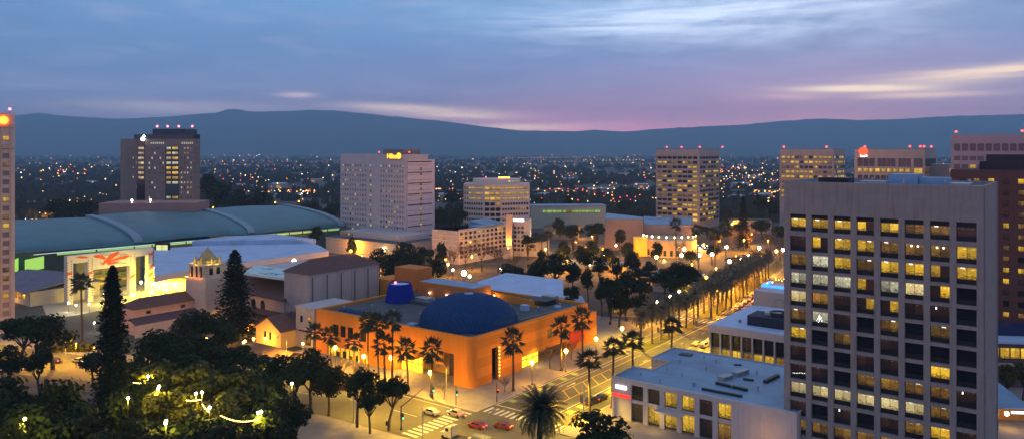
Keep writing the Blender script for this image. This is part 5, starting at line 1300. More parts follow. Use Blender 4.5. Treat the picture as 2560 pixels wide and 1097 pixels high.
def fan_frond(b, o, az_, el_, L, droop, m=0):
    d = Vector((math.cos(az_)*math.cos(el_), math.sin(az_)*math.cos(el_), math.sin(el_))); side = Vector((-math.sin(az_), math.cos(az_), 0)); p0 = o+d*L*.45
    b.add([o-side*.03, o+side*.03, p0+side*.03, p0-side*.03], [(0, 1, 2, 3)], m)
    up = side.cross(d)
    for k in range(9):
        q = (k-4)*.30; dd = d*math.cos(q)+side*math.sin(q); e = p0+dd*L*.62*(1-.06*abs(k-4))+Vector((0, 0, -droop*L*(.35+.25*abs(k-4)/4)))
        w_ = .05*L; mid_ = p0.lerp(e, .55)+up*.04*L; s2 = dd.cross(up).normalized()
        b.add([p0, mid_+s2*w_, e, mid_-s2*w_], [(0, 1, 2, 3)], m)
def make_palm(name, h=12.0, L=2.6, nf=34, r0=.26, skirt=True, dense=1.0):
    t = thing(name, None, 'palm tree'); b = MB(); o = Vector((0, 0, h))
    for k in range(int(nf*dense)):
        u = k/(nf*dense); el_ = R(78)-R(120)*u**.9; fan_frond(b, o+Vector((0, 0, rnd.uniform(-.25, .25))), k*2.399+rnd.gauss(0, .15), el_, L*rnd.uniform(.85, 1.1), .25+.3*u)
    obj('crown', b, M['frond'], t)
    b = MB(); b.tube([(0, 0, 0), (.05, 0, .8), (0, .04, h*.5), (0, 0, h*.93), (0, 0, h)], [r0*1.7, r0*1.15, r0, r0*.95, r0*1.5], 9); obj('trunk', b, M['palm_trunk'], t)
    return t
def feather(b, o, az_, el_, L, bend, m=0, nl=16, ll=.5, lw=.055):
    pts = []; a = el_; p = Vector(o); st_ = L/8
    for k in range(9): pts.append(p.copy()); p = p+Vector((math.cos(az_)*math.cos(a), math.sin(az_)*math.cos(a), math.sin(a)))*st_; a -= bend/8
    side = Vector((-math.sin(az_), math.cos(az_), 0))
    for k in range(8): b.add([pts[k]-side*.035, pts[k]+side*.035, pts[k+1]+side*.025, pts[k+1]-side*.025], [(0, 1, 2, 3)], m)
    for k in range(nl):
        f = (k+1.2)/(nl+1)*8; i = min(7, int(f)); q = pts[i].lerp(pts[i+1], f-i); tn = (pts[i+1]-pts[i]).normalized()
        for s_ in (-1, 1):
            d = (side*s_*.9+tn*.75+Vector((0, 0, -.32))).normalized()*ll*(1-.5*abs(f/8-.45)); w_ = tn*lw
            b.add([q-w_, q+w_, q+d], [(0, 1, 2)], m)
def make_date_palm(name, h, L, nf, r0=.35, nl=16, ll=.5, low=1.35, m='frond', lw=.055):
    t = thing(name, None, 'palm tree'); b = MB()
    for k in range(nf):
        u = (k+.5)/nf; feather(b, (0, 0, h+rnd.uniform(-.3, .3)), k*2.399+rnd.gauss(0, .1), R(84)-R(95)*u, L*rnd.uniform(.88, 1.08), low*(.55+.75*u), 0, nl, ll, lw)
    obj('crown', b, M[m], t)
    b = MB(); b.tube([(0, 0, 0), (0, 0, .6), (0, .05, h*.5), (0, 0, h-.5), (0, 0, h+.3)], [r0*1.5, r0*1.1, r0, r0, r0*1.7], 10); obj('trunk', b, M['palm_trunk'], t); return t

M['frond_pale'] = mat('dusty_palm_fronds', (.17, .14, .075), .8, .4, .8)
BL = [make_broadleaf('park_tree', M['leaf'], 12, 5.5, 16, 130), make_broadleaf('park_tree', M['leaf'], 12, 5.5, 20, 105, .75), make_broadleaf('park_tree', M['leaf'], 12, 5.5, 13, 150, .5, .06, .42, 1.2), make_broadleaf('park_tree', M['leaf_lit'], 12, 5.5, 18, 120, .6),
      make_broadleaf('park_tree', M['leaf'], 15, 4.0, 18, 110, 1.35, .075, .1)]
used = set()
def place(proto, loc, scale=1, rot=None, label=None, group=None, name=None):
    rot = rnd.uniform(0, 6.28) if rot is None else rot
    if proto.name not in used:
        used.add(proto.name); o = proto; o.location = loc; o.rotation_euler = (0, 0, rot); o.scale = (scale,)*3 if not hasattr(scale, '__len__') else scale
    else: o = clone(proto, loc, rot, scale)
    if 'palm' in proto.name and scale is not None and 'canary' not in (label or ''): o.rotation_euler[0] = rnd.gauss(0, .022); o.rotation_euler[1] = rnd.gauss(0, .022)
    o['label'] = label
    if group: o['group'] = group
    return o
def put_tree(k, px, py, d, wpx, label, group=None):
    x, y = D(px, d); h = ZT(py, d); h0 = 15 if k == 4 else 12; r0 = 4.0 if k == 4 else 5.5
    s = (wpx/2)/F*d/r0*1.28; return place(BL[k], (x, y, 0), (s, s, h/h0), None, label, group)
TREES = [
 ('dark broadleaf tree by the left edge, its crown above the orange-lit road', 'dark trees above the orange-lit road', [(2, 45, 790, 225, 120), (1, 132, 774, 228, 125)]),
 ('small dark tree low at the left edge beside the street cars', 'dark trees beside the left street', [(0, 20, 860, 200, 90), (2, 100, 868, 196, 85), (1, 232, 872, 214, 70)]),
 ('nearly black tree filling the lower left corner', 'black trees of the lower left corner', [(0, 30, 935, 152, 150), (1, 160, 928, 150, 150), (0, 95, 1000, 140, 190), (1, 215, 985, 146, 150), (0, 180, 1040, 138, 170), (1, 330, 1040, 140, 150)]),
 ('dark park tree in front of the long tiled wing', 'dark park trees before the tiled wing', [(1, 405, 815, 208, 130), (0, 465, 832, 204, 120), (0, 355, 862, 192, 90), (2, 515, 850, 206, 100)]),
 ('dark bushy tree at the foot of the tall conifer', 'bushy trees round the tall conifer', [(0, 500, 770, 238, 110), (1, 548, 795, 234, 100), (0, 470, 790, 240, 80)]),
 ('dark tree between the mission hall and the park', 'dark trees before the mission hall', [(0, 560, 862, 208, 110), (1, 640, 884, 204, 110), (0, 700, 882, 198, 90), (2, 610, 862, 212, 80)]),
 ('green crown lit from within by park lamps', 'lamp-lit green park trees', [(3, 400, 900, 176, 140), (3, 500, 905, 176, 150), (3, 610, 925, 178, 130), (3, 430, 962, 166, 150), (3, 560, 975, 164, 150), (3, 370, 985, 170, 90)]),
 ('dark green crown in the lower middle of the park', 'dark crowns in the lower park', [(1, 665, 950, 170, 120), (0, 728, 985, 161, 110), (1, 655, 1005, 152, 140), (0, 480, 1035, 150, 180), (0, 590, 1030, 150, 160), (1, 390, 1040, 152, 130), (0, 700, 1030, 154, 110)]),
 ('big black crown just below the left wall of the museum', 'black crowns below the museum', [(0, 775, 870, 192, 115), (1, 822, 905, 188, 90), (2, 740, 905, 188, 80)]),
 ('black crown deep inside the crowded park', 'black crowns deep in the park', [(0, 340, 905, 180, 110), (1, 300, 960, 165, 110), (0, 470, 880, 190, 120), (1, 560, 905, 186, 110), (0, 640, 925, 182, 100), (1, 690, 925, 182, 90), (0, 530, 1060, 142, 160), (1, 440, 1070, 140, 160), (0, 620, 1075, 140, 130), (1, 250, 1060, 135, 150), (0, 350, 1080, 132, 150), (0, 20, 1010, 146, 120), (2, 430, 850, 200, 100), (1, 370, 935, 172, 100)]),
 ('dark round tree beside the pale plaza path', None, [(2, 893, 925, 180, 95)]),
 ('dark umbrella-shaped tree with crooked trunk at the street corner', None, [(2, 972, 942, 178, 90)]),
 ('dark tree beside the cross street, left of the umbrella-shaped corner tree', None, [(0, 925, 950, 176, 80)]),
 ('black tree at the bottom edge, left of the two storey bank', None, [(0, 1500, 1028, 152, 165)]),
 ('yellow-green tree lit by a lamp in the lower left corner', None, [(3, 45, 1052, 128, 130)]),
 ('dark tree behind the brown roofed theatre block', 'dark trees behind the theatre', [(0, 985, 630, 338, 80), (1, 1042, 618, 342, 90), (0, 1090, 645, 345, 60)]),
 ('round dark tree in the row behind the pale blue hall', 'dark row behind the pale blue hall', [(1, 1342, 645, 345, 70), (0, 1392, 630, 348, 85), (1, 1430, 648, 345, 50)]),
 ('dark tree in the pair left of the brown arts centre', 'dark pair by the arts centre', [(4, 1432, 545, 480, 56), (4, 1490, 540, 485, 60)]),
 ('slim dark tree at the right end of the pale blue hall roof', None, [(4, 1432, 695, 292, 46)]),
 ('tall black tree in the clump left of the palm avenue', 'tall black clump left of the avenue', [(4, 1525, 668, 286, 62), (4, 1566, 652, 292, 66), (4, 1606, 672, 290, 58), (0, 1548, 725, 282, 70), (1, 1600, 735, 280, 60)]),
 ('broad dark tree beyond the black clump, beside the orange street lamp', 'broad dark trees by the orange lamp', [(0, 1662, 668, 335, 76), (1, 1706, 650, 338, 84), (0, 1742, 672, 336, 60), (1, 1690, 690, 325, 70)]),
 ('tall dark tree right of the brown stone tower', 'tall dark trees by the brown tower', [(4, 519, 410, 720, 56), (1, 562, 448, 700, 80), (1, 642, 465, 680, 70), (0, 600, 470, 690, 60)]),
 ('dark tree left of the pinkish block', 'dark trees left of the pinkish block', [(1, 150, 492, 600, 80), (0, 205, 498, 600, 80), (0, 85, 545, 520, 60)]),
 ('dark tree between the grey hotel slab and the octagonal office', 'dark trees between hotel and office', [(0, 1105, 520, 560, 50), (1, 1140, 512, 570, 50)]),
 ('dark tree right of the brown arts centre', 'dark trees by the right towers', [(4, 1768, 560, 560, 40), (0, 1800, 575, 540, 60), (0, 1850, 560, 560, 60), (1, 1905, 545, 560, 60), (4, 1900, 470, 640, 40), (1, 1955, 560, 520, 50)]),
 ('dark tree by the lit road behind the vaulted roofs', 'dark trees behind the vaulted roofs', [(1, 780, 500, 640, 70), (0, 830, 505, 650, 60), (1, 890, 500, 660, 60)]),
 ('low green bush in front of the yellow window strip at the right edge', 'bushes at the right edge', [(3, 2515, 905, 196, 50), (3, 2558, 902, 198, 60)]),
 ('dark tree in the green-lit yard behind the avenue', 'dark trees in the green-lit yard', [(0, 1520, 618, 400, 50), (1, 1575, 600, 420, 44), (0, 1480, 600, 430, 50), (1, 1640, 600, 430, 40)]),
]
for lab, grp, lst in TREES:
    for q in lst: put_tree(*q, lab, grp)
for px, py, d in ((1468, 625, 385), (1500, 640, 365), (1540, 640, 350), (1580, 628, 370), (1625, 640, 360), (1470, 665, 330), (1505, 700, 300), (1300, 660, 345), (1270, 655, 360), (1320, 575, 455), (1410, 600, 420), (1450, 610, 410), (1600, 655, 345), (1780, 610, 440), (1840, 640, 410), (1870, 650, 400), (1730, 625, 430), (1550, 570, 470), (1400, 540, 520), (1350, 620, 400),
                  (950, 615, 360), (1010, 600, 380), (1060, 600, 390), (1100, 600, 400), (880, 590, 420), (60, 575, 480), (120, 560, 500), (790, 560, 500), (1820, 520, 620), (1870, 520, 620), (1930, 500, 640), (1600, 520, 640), (1560, 500, 700), (1350, 490, 720), (1420, 485, 740), (1130, 470, 760)):
    put_tree(rnd.choice((0, 1, 0, 4)), px, py, d, rnd.uniform(34, 62)*(360/d)**.5, 'dark tree among the streets and roofs between the museum and the distant towers', 'dark trees of the middle blocks')
# conifers
c1 = make_conifer('redwood', 36, 6.6, .04, .55, 9000, 26); x, y = D(281, 168); place(c1, (x, y, 0), (1.0, 1.0, ZT(664, 168)/36), 0, 'tallest black redwood, rising full height left of the park')
c2 = make_conifer('conifer', 31, 9.0, .08, .62, 7000, 15); x, y = D(587, 262); place(c2, (x, y, 0), (1.2, 1.2, ZT(624, 262)/31), 0, 'tall black conifer in front of the plum brown auditorium roof')
x, y = D(1858, 500); place(c2, (x, y, 0), (.7, .7, ZT(488, 500)/31), 1, 'distant spire-shaped conifer between the right-hand towers')
# bare trees
b1 = make_bare('bare_street_tree')
for lab, grp, lst in (('bare street tree against the museum left wall', 'bare street trees by the museum', [(860, 905, 217, 1), (905, 925, 213, .9), (1000, 930, 206, .8), (1110, 960, 200, .7)]),
                      ('bare street tree against the museum right wall', 'bare street trees by the museum', [(1375, 870, 228, 1.0), (1428, 850, 238, .9), (1262, 930, 206, .6)]),
                      ('bare grey tree in front of the white mid-rise hotel', 'bare grey trees before the hotel', [(1130, 610, 400, 2.2), (1165, 600, 405, 2.4), (1205, 595, 410, 2.5), (1245, 605, 405, 2.2), (1285, 640, 400, 1.6), (1085, 610, 410, 2.0)]),
                      ('bare brown tree in the haze beyond the lamp-lit circle', 'bare trees beyond the circle', [(1830, 560, 500, 2.3), (1875, 575, 490, 2.2), (1925, 580, 480, 2.1), (1790, 590, 490, 2.0), (1950, 600, 450, 2.0), (1700, 600, 455, 1.7)]),
                      ('bare tree between the theatre block and the mission hall', None, [(742, 770, 262, 1.6)])):
    for px, py, d, s in lst:
        x, y = D(px, d); place(b1, (x, y, 0), s, None, lab, grp)
# fan palms beside the museum and along the avenue
pm = [make_palm('fan_palm', 10, 3.5, 22, .28), make_palm('fan_palm', 16, 3.5, 26, .26)]
def palm_at(px, py, d, k, label, group=None, sc=1.0):
    x, y = D(px, d); h = ZT(py, d); h0 = (10, 16)[k]; place(pm[k], (x, y, 0), (sc, sc, h/h0), None, label, group)
tt = lambda px, t: t/(.8+.6*(px-1280)/F)
ss = lambda px, s: -s/(.6-.8*(px-1280)/F)
for px, py, k, t_, lab in ((783, 830, 0, 150, 'fan palm farthest left along the museum wall'), (829, 837, 0, 150, 'fan palm in front of the square museum windows'), (885, 853, 0, 150, 'fan palm right of the square museum windows'),
        (919, 801, 1, 150, 'left of the three tall thin palms overtopping the museum wall'), (948, 804, 1, 149, 'middle and bushiest of the three tall palms overtopping the museum wall'), (981, 799, 1, 150, 'right of the three tall thin palms overtopping the museum wall'),
        (963, 857, 0, 148, 'fan palm left of the yellow museum entrance'), (1021, 870, 0, 149, 'fan palm in front of the yellow museum entrance'), (1080, 873, 0, 148.5, 'fan palm in front of the tan museum banner')):
    palm_at(px, py, tt(px, t_), k, lab)
for px, py, s_, lab in ((1283, 850, -124, 'fan palm just right of the museum corner'), (1403, 817, -124, 'fan palm midway along the right museum wall'), (1457, 794, -124, 'fan palm at the far end of the right museum wall'),
        (1475, 899, -96.6, 'nearest fan palm on the near side of the avenue'), (1529, 868, -96, 'second fan palm on the near side of the avenue'), (1582, 850, -95.6, 'third fan palm on the near side of the avenue'), (1675, 812, -95.5, 'farthest fan palm on the near side of the avenue')):
    palm_at(px, py, ss(px, s_), 1 if s_ > -100 else 0, lab, None, 1.05)
palm_at(205, 705, 262, 1, 'lone slim palm in front of the white and red portal', None, 1.25)
for px, py, d in ((1690, 560, 430), (1746, 575, 420), (1787, 588, 405), (1815, 570, 410), (1340, 590, 470), (1370, 585, 475), (1355, 592, 465)): palm_at(px, py, d, 1, 'slim distant palm among the bright circle lamps' if px > 1500 else 'slim distant palm over the orange car park', 'distant palms', 1.2)
dp = make_date_palm('date_palm', 10.0, 4.6, 60, .32, 12, .9, 1.9, 'frond_pale', .15)
k = 0
for t_ in [226, 233.5, 240.5, 248, 255.5, 262.5, 269.5]+[283+7.2*i for i in range(16)]:
    for off in ((0.4,) if t_ < 275 else (-3.0, 2.4)):
        x, y = ST(S0(t_)+off, t_+rnd.uniform(-.8, .8)); place(dp, (x, y, .2), (1, 1, rnd.uniform(1.0, 1.12)), None, 'date palm in the long median row up the avenue', 'date palms of the avenue')
cp_ = make_date_palm('canary_palm', 11.6, 6.3, 190, .55, 30, .85, 1.75, 'frond', .08); x, y = D(1345, 156); place(cp_, (x, y, 0), 1, 0, 'large shaggy palm with arching fronds at the bottom centre')
for px, py in ((1475, 1080), (1080, 990)): pass
# hedge by the left street
t = thing('hedge', 'low dark green hedge beside the street at left, behind the cars', 'hedge', G(175, 878)); b = MB()
for _ in range(1500): quad_at(b, (rnd.uniform(-7, 7), rnd.uniform(-1.5, 1.5), rnd.uniform(.1, 2.4)), .3, (rnd.gauss(0, 1), rnd.gauss(0, 1), 1))
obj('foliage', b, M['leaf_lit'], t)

# ================================================================ LAMPS
def make_lamp(name, cat, h, glow, r=.38, n=1, arm=0):
    t = thing(name, None, cat); b = MB(); b.tube([(0, 0, 0), (0, 0, .5), (0, 0, .6), (0, 0, h-.25)], [.22, .2, .09, .07], 8)
    if n > 1: b.tube([(-.8, 0, h-.9), (0, 0, h-.6), (.8, 0, h-.9)], .05, 6)
    obj('post', b, M['dark_metal'], t)
    if n == 1: obj('globe', MB().ball((0, 0, h), r, 10), M[glow], t)
    else:
        for x in (-.8, .8): obj('globe', MB().ball((x, 0, h-.55), r, 10), M[glow], t)
    return t
LP = {}
def lamp(px, py, z, glow, label, group=None, e=0, col=(1, .55, .10), r=.38, kind='street_lamp', n=1):
    key = (glow, r, n, kind)
    x, y = G(px, py, z)
    if key not in LP: LP[key] = make_lamp(kind, 'street lamp', 6.3, glow, r, n); o = LP[key]; o.location = (x, y, 0)
    else: o = clone(LP[key], (x, y, 0))
    o.scale = (1, 1, z/6.3); o['label'] = label
    for ch in o.children:
        if ch.name.startswith('globe'): ch.location.z = 6.3*(1-6.3/z); ch.scale = (1, 1, 6.3/z)
    if group: o['group'] = group
    if e: lamp_light('lamp_light', (0, -.5, (z-.7)/o.scale[2]), e, col, o, .3)
    return o
OR = (1, .36, .02); YE = (1, .56, .04); WH = (1, .85, .55)
for px, py, lab in ((909, 890, 'globe street lamp left of the three tall palms at the museum'), (978, 893, 'globe street lamp left of the yellow museum entrance'), (1076, 930, 'globe street lamp below the tan museum banner'), (838, 868, 'globe street lamp below the square museum windows'),
                    (1330, 905, 'globe street lamp in front of the lit museum glass wedge'), (1415, 876, 'globe street lamp midway along the right museum wall'), (1490, 846, 'globe street lamp at the far end of the museum'), (1555, 820, 'globe street lamp beyond the museum, before the tall black trees')):
    lamp(px, py, 6.3, 'glow_y', lab, None, 5600 if px < 1100 else 4200, (1, .45, .02), .6)
for px, py in ((1642, 754), (1675, 740), (1698, 728)): lamp(px, py, 8.5, 'glow_w', 'white street lamp shining through the date palm crowns', 'white lamps in the palm row', 1800, YE, .55)
for px, py in ((1765, 693), (1905, 642), (1941, 627)): lamp(px, py, 9, 'glow_y', ('orange street lamp beside the broad dark trees' if px == 1765 else 'orange street lamp left of the plum dome' if px == 1905 else 'orange street lamp above the plum dome'), None, 3500, OR, .8)
for px, py in ((1704, 638), (1748, 638), (1780, 635), (1816, 617), (1824, 653), (1851, 649), (1898, 619), (1957, 624), (1641, 642), (1871, 640), (1886, 658), (1695, 617), (1710, 622)): lamp(px, py, 6.5, 'glow_w' if px not in (1641,) else 'glow_y', 'bright lamp in the cluster round the circle at the head of the avenue', 'circle lamps', 11000, (1, .38, .04), 1.0)
for px, py, e in ((353, 705, 0), (385, 708, 900), (413, 709, 0), (439, 711, 900), (467, 716, 0), (332, 736, 900), (380, 729, 700), (415, 724, 0), (262, 733, 700), (270, 716, 0)): lamp(px, py, 4.5, 'glow_w', 'white globe lamp on the yellow-lit forecourt', 'forecourt lamps', e*5+800, (1, .72, .06), .6)
for px, py, g_ in ((765, 520, 'glow_y'), (772, 526, 'glow_w'), (790, 534, 'glow_w'), (805, 540, 'glow_w'), (820, 545, 'glow_w'), (841, 547, 'glow_w'), (838, 553, 'glow_o'), (533, 519, 'glow_o'), (593, 503, 'glow_o'), (688, 506, 'glow_o'), (747, 503, 'glow_o')): lamp(px, py, 9, g_, 'street lamp on the road curving behind the teal vaulted roofs', 'lamps behind the vaults', 1500 if g_ == 'glow_o' else 0, OR, .8)
for px, py, g_, e in ((1120, 660, 'glow_y', 1500), (1114, 648, 'glow_o', 0), (1252, 672, 'glow_w', 500), (1132, 674, 'glow_w', 0), (957, 620, 'glow_w', 300), (1345, 603, 'glow_w', 1500), (1362, 604, 'glow_w', 0), (1330, 605, 'glow_w', 1500), (1364, 622, 'glow_y', 1500), (1440, 605, 'glow_o', 800), (1507, 622, 'glow_o', 1500), (1583, 630, 'glow_y', 1500), (1573, 616, 'glow_o', 1200), (1522, 631, 'glow_w', 600), (1512, 638, 'glow_w', 0), (1474, 660, 'glow_w', 500), (1395, 574, 'glow_w', 0), (1540, 613, 'glow_w', 0)):
    lamp(px, py, 6.5, g_, 'small street lamp among the trees and car parks of the middle distance', 'middle distance lamps', e*4.5+500, OR if g_ != 'glow_w' else (1, .68, .25), .6)
r3 = random.Random(3)
for px, py in [(60, 590), (20, 560), (150, 545), (90, 548), (130, 540), (230, 540), (262, 538), (1180, 640), (1400, 650), (1450, 570), (1480, 590), (1600, 605), (1660, 650), (1730, 660), (1690, 680), (1840, 640), (1800, 600), (1860, 600), (1920, 600), (1880, 585), (1540, 655), (1620, 660), (1790, 670), (1830, 680), (1380, 640), (1420, 630), (1460, 640), (1060, 690), (1100, 700), (960, 655), (940, 640), (905, 640), (880, 610), (500, 560), (1760, 610), (1830, 560), (1700, 560)]:
    lamp(px, py, 7.5, 'glow_o' if r3.random() < .75 else 'glow_y', 'small added orange lamp warming the blocks beyond the museum and theatre', 'added orange lamps of the middle blocks', 18000, (1, .36, .02), .42)  # lamps added to spread a warm glow over the middle ground
lamp(1522, 642, 6, 'glow_g2' if 'glow_g2' in M else 'glow_w', 'small lamp casting green light in the yard behind the avenue', None, 2500, (.15, 1, .35), .3)
lamp(1480, 650, 6, 'glow_w', 'lamp with greenish light beside the flat roofed shed', None, 2000, (.3, 1, .45), .3)
lamp(1160, 682, 9, 'glow_w', 'largest and brightest white floodlight, behind the museum roof', None, 9000, (.95, 1, .6), 1.25)
lamp(1174, 690, 8, 'glow_w', 'smaller floodlight touching the brightest one', None, 0, WH, .7)
lamp(735, 652, 15, 'glow_w', 'bright white-yellow floodlight above the pale glazed theatre roof', None, 5000, (.95, 1, .6), 1.0)
for px, py, e in ((10, 835, 8000), (90, 850, 8000), (190, 858, 6000), (235, 868, 4000)): lamp(px, py, 6, 'glow_o', 'orange lamp among the dark trees by the left street', 'left street lamps', e, OR, .22)
for px, py in ((172, 757), (190, 762), (223, 759), (236, 806)): lamp(px, py, 3.5, 'glow_w', 'small white path lamp below the white and red portal', 'path lamps', 400, WH, .35)
# park lamps and string lights
for px, py in ((516, 846), (536, 822), (571, 834), (612, 852), (634, 846), (664, 845), (757, 858)): lamp(px, py, 3.2, 'glow_y', 'low amber lamp along the porch and garden of the mission hall', 'mission garden lamps', 1500, (1, .38, .02), .4)
lamp(62, 1046, 19, 'glow_y', 'lamp lighting the yellow-green tree in the lower left corner', None, 5000, (1, .80, .08), .28)
for px, py in ((398, 965), (414, 1057), (370, 940), (395, 971), (490, 983), (505, 980), (524, 1018), (653, 1028), (645, 1031), (415, 1052), (320, 994), (730, 958), (608, 855)): lamp(px, py, 14 if py > 900 else 5, 'glow_w', 'small bright white lamp among the park trees', 'park lamps', 2600 if py > 900 else 900, (1, .70, .06), .3)
def string(px0, py0, px1, py1, z, n_, sag, label):
    a, b_ = G(px0, py0, z), G(px1, py1, z); t = thing('string_lights', label, 'string lights', a); b = MB(); w_ = []
    for k in range(n_):
        f = k/(n_-1); p = ((b_[0]-a[0])*f, (b_[1]-a[1])*f, z-sag*4*f*(1-f)); b.ball((p[0], p[1], p[2]-.15), .10, 6); w_.append(p)
    obj('bulb', b, M['glow_y'], t)['kind'] = 'stuff'; obj('wire', MB().tube(w_, .02, 4), M['black'], t)
string(334, 954, 378, 955, 13, 16, .1, 'string of yellow bulbs between the redwood and the lamp-lit trees'); string(466, 998, 502, 996, 13, 13, .15, 'short string of yellow bulbs left of the twin park lamps'); string(506, 1008, 522, 1026, 13.5, 10, .1, 'slanting string of yellow bulbs beside the bright park lamp'); string(552, 1036, 648, 1044, 14, 26, .8, 'sagging string of yellow bulbs low in the park')
# cobra-head lamps that light the two streets
def cobra(s_, t_, side, label, e=5200, col=(1, .72, .16)):
    x, y = ST(s_, t_); t = thing('street_lamp', label, 'street lamp', (x, y), 0, 'tall arm lamps of the two streets'); ax, ay = ST(s_+side[0], t_+side[1]); dx, dy = ax-x, ay-y
    b = MB(); b.tube([(0, 0, 0), (0, 0, 9), (dx*.4, dy*.4, 10), (dx, dy, 10.3)], [.14, .1, .07, .05], 6); obj('post', b, M['metal'], t)
    hd = MB().obox((dx, dy), .9, .35, 10.2, 10.45, math.atan2(dy, dx)); obj('lamp_head', hd, M['metal'], t)
    lamp_light('lamp_light', (dx, dy, 10.0), e*(5.0 if label.endswith('cross street') else 6.5), col, t, .35, 150, (0, 0, -1))
for s_, t_, sd in ((-97, 158, (-3, 0)), (-97, 186, (-3, 0)), (-96.6, 214, (-3, 0)), (-96.4, 240, (-3, 0)), (-119.5, 232, (-3, 0)), (-121, 262, (-3, 0)), (-120, 290, (3, 0)), (-124, 318, (3, 0)), (-128, 345, (3, 0)), (-132, 372, (-3, 0)), (-137, 400, (3, 0)), (-128, 300, (-3, 0)), (-134, 335, (-3, 0))):
    warm = t_ > 255; cobra(s_, t_, sd, 'tall arm lamp lighting the avenue', 6500 if not warm else 7500, (1, .60, .03) if not warm else (1, .42, .02))
for s_, t_, sd in ((-118, 124.3, (0, 3)), (-100, 124, (0, 3)), (-140, 123.8, (0, 3)), (-165, 147.8, (0, -3)), (-190, 142, (0, -3)), (-132, 147.8, (0, -3)), (-228, 118, (0, -3)), (-255, 108, (0, -3)), (-285, 98, (0, -3)), (-170, 119, (0, 3))):
    cobra(s_, t_, sd, 'tall arm lamp lighting the cross street', 5000, (1, .58, .04))

# ================================================================ TRAFFIC SIGNALS, POLES
def signal(px, py, label, glow, h=5.0, head=1.0):
    x, y = G(px, py); t = thing('traffic_light', label, 'traffic light', (x, y))
    obj('post', MB().tube([(0, 0, 0), (0, 0, h)], [.12, .08], 8), M['dark_metal'], t); hd = obj('signal_head', MB().box(.1, .5, -.3, .1, h*.52, h*.52+1.1), M['black'], t)
    for k, g_ in enumerate(('glow_g', None, 'glow_t')):
        o = obj('lens', MB().ball((.3, -.32, h*.52+.2+.35*k), .17 if g_ == glow else .12, 8), M[g_] if g_ == glow else M['black'], hd)
    return t
signal(1081, 999, 'green traffic light in front of the tan museum banner', 'glow_g', 4.5); signal(1140, 1013, 'green traffic light left of the rounded museum corner', 'glow_g', 5.2); signal(1242, 1006, 'red traffic light right of the rounded museum corner', 'glow_t', 5.0)
t = thing('traffic_light', 'dark mast arm with traffic light beside the white zebra stripes and park corner', 'traffic light', G(1003, 1074)); e_ = G(1056, 975, 9.2); e_ = (e_[0]-t.location.x, e_[1]-t.location.y)
b = MB(); b.tube([(0, 0, 0), (0, 0, 1), (0, 0, 5.6)], [.3, .17, .14], 8); b.tube([(0, 0, 5.4), (2.2, 1.5, 6.9), (4.6, 4.5, 8.3)], [.13, .1, .07], 8); obj('mast', b, M['dark_metal'], t)
hd = obj('signal_head', MB().box(.2, .65, -.3, .15, 2.6, 3.9), M['black'], t); obj('lens', MB().ball((.5, -.32, 2.85), .17, 8), M['glow_g'], hd)
for px, py, h, lab in ((1460, 1049, 8.5, 'thin grey pole with hanging banner, left of the parked dark cars'), (1649, 858, 7.5, 'thin pole with banner in the avenue median tip'), (1744, 838, 7.0, 'thin pole with banner near the white turning car')):
    x, y = G(px, py); t = thing('banner_pole', lab, 'pole', (x, y)); obj('post', MB().tube([(0, 0, 0), (0, 0, h)], [.1, .06], 6), M['metal'], t); obj('banner', MB().box(-.9, -.1, -.03, .03, h*.48, h*.48+2.0), M['brown_wall'], t)
for px, py, lab in ((968, 1062, 'squat litter bin at the park corner'), ):
    x, y = G(px, py); t = thing('litter_bin', lab, 'litter bin', (x, y)); obj('drum', MB().lathe([(.3, 0), (.38, .1), (.38, 1.0), (.3, 1.1), (.05, 1.2)], n=14), M['dark_metal'], t); obj('lid', MB().lathe([(.42, 1.0), (.42, 1.06), (.2, 1.3), (.02, 1.32)], n=14), M['metal'], t)

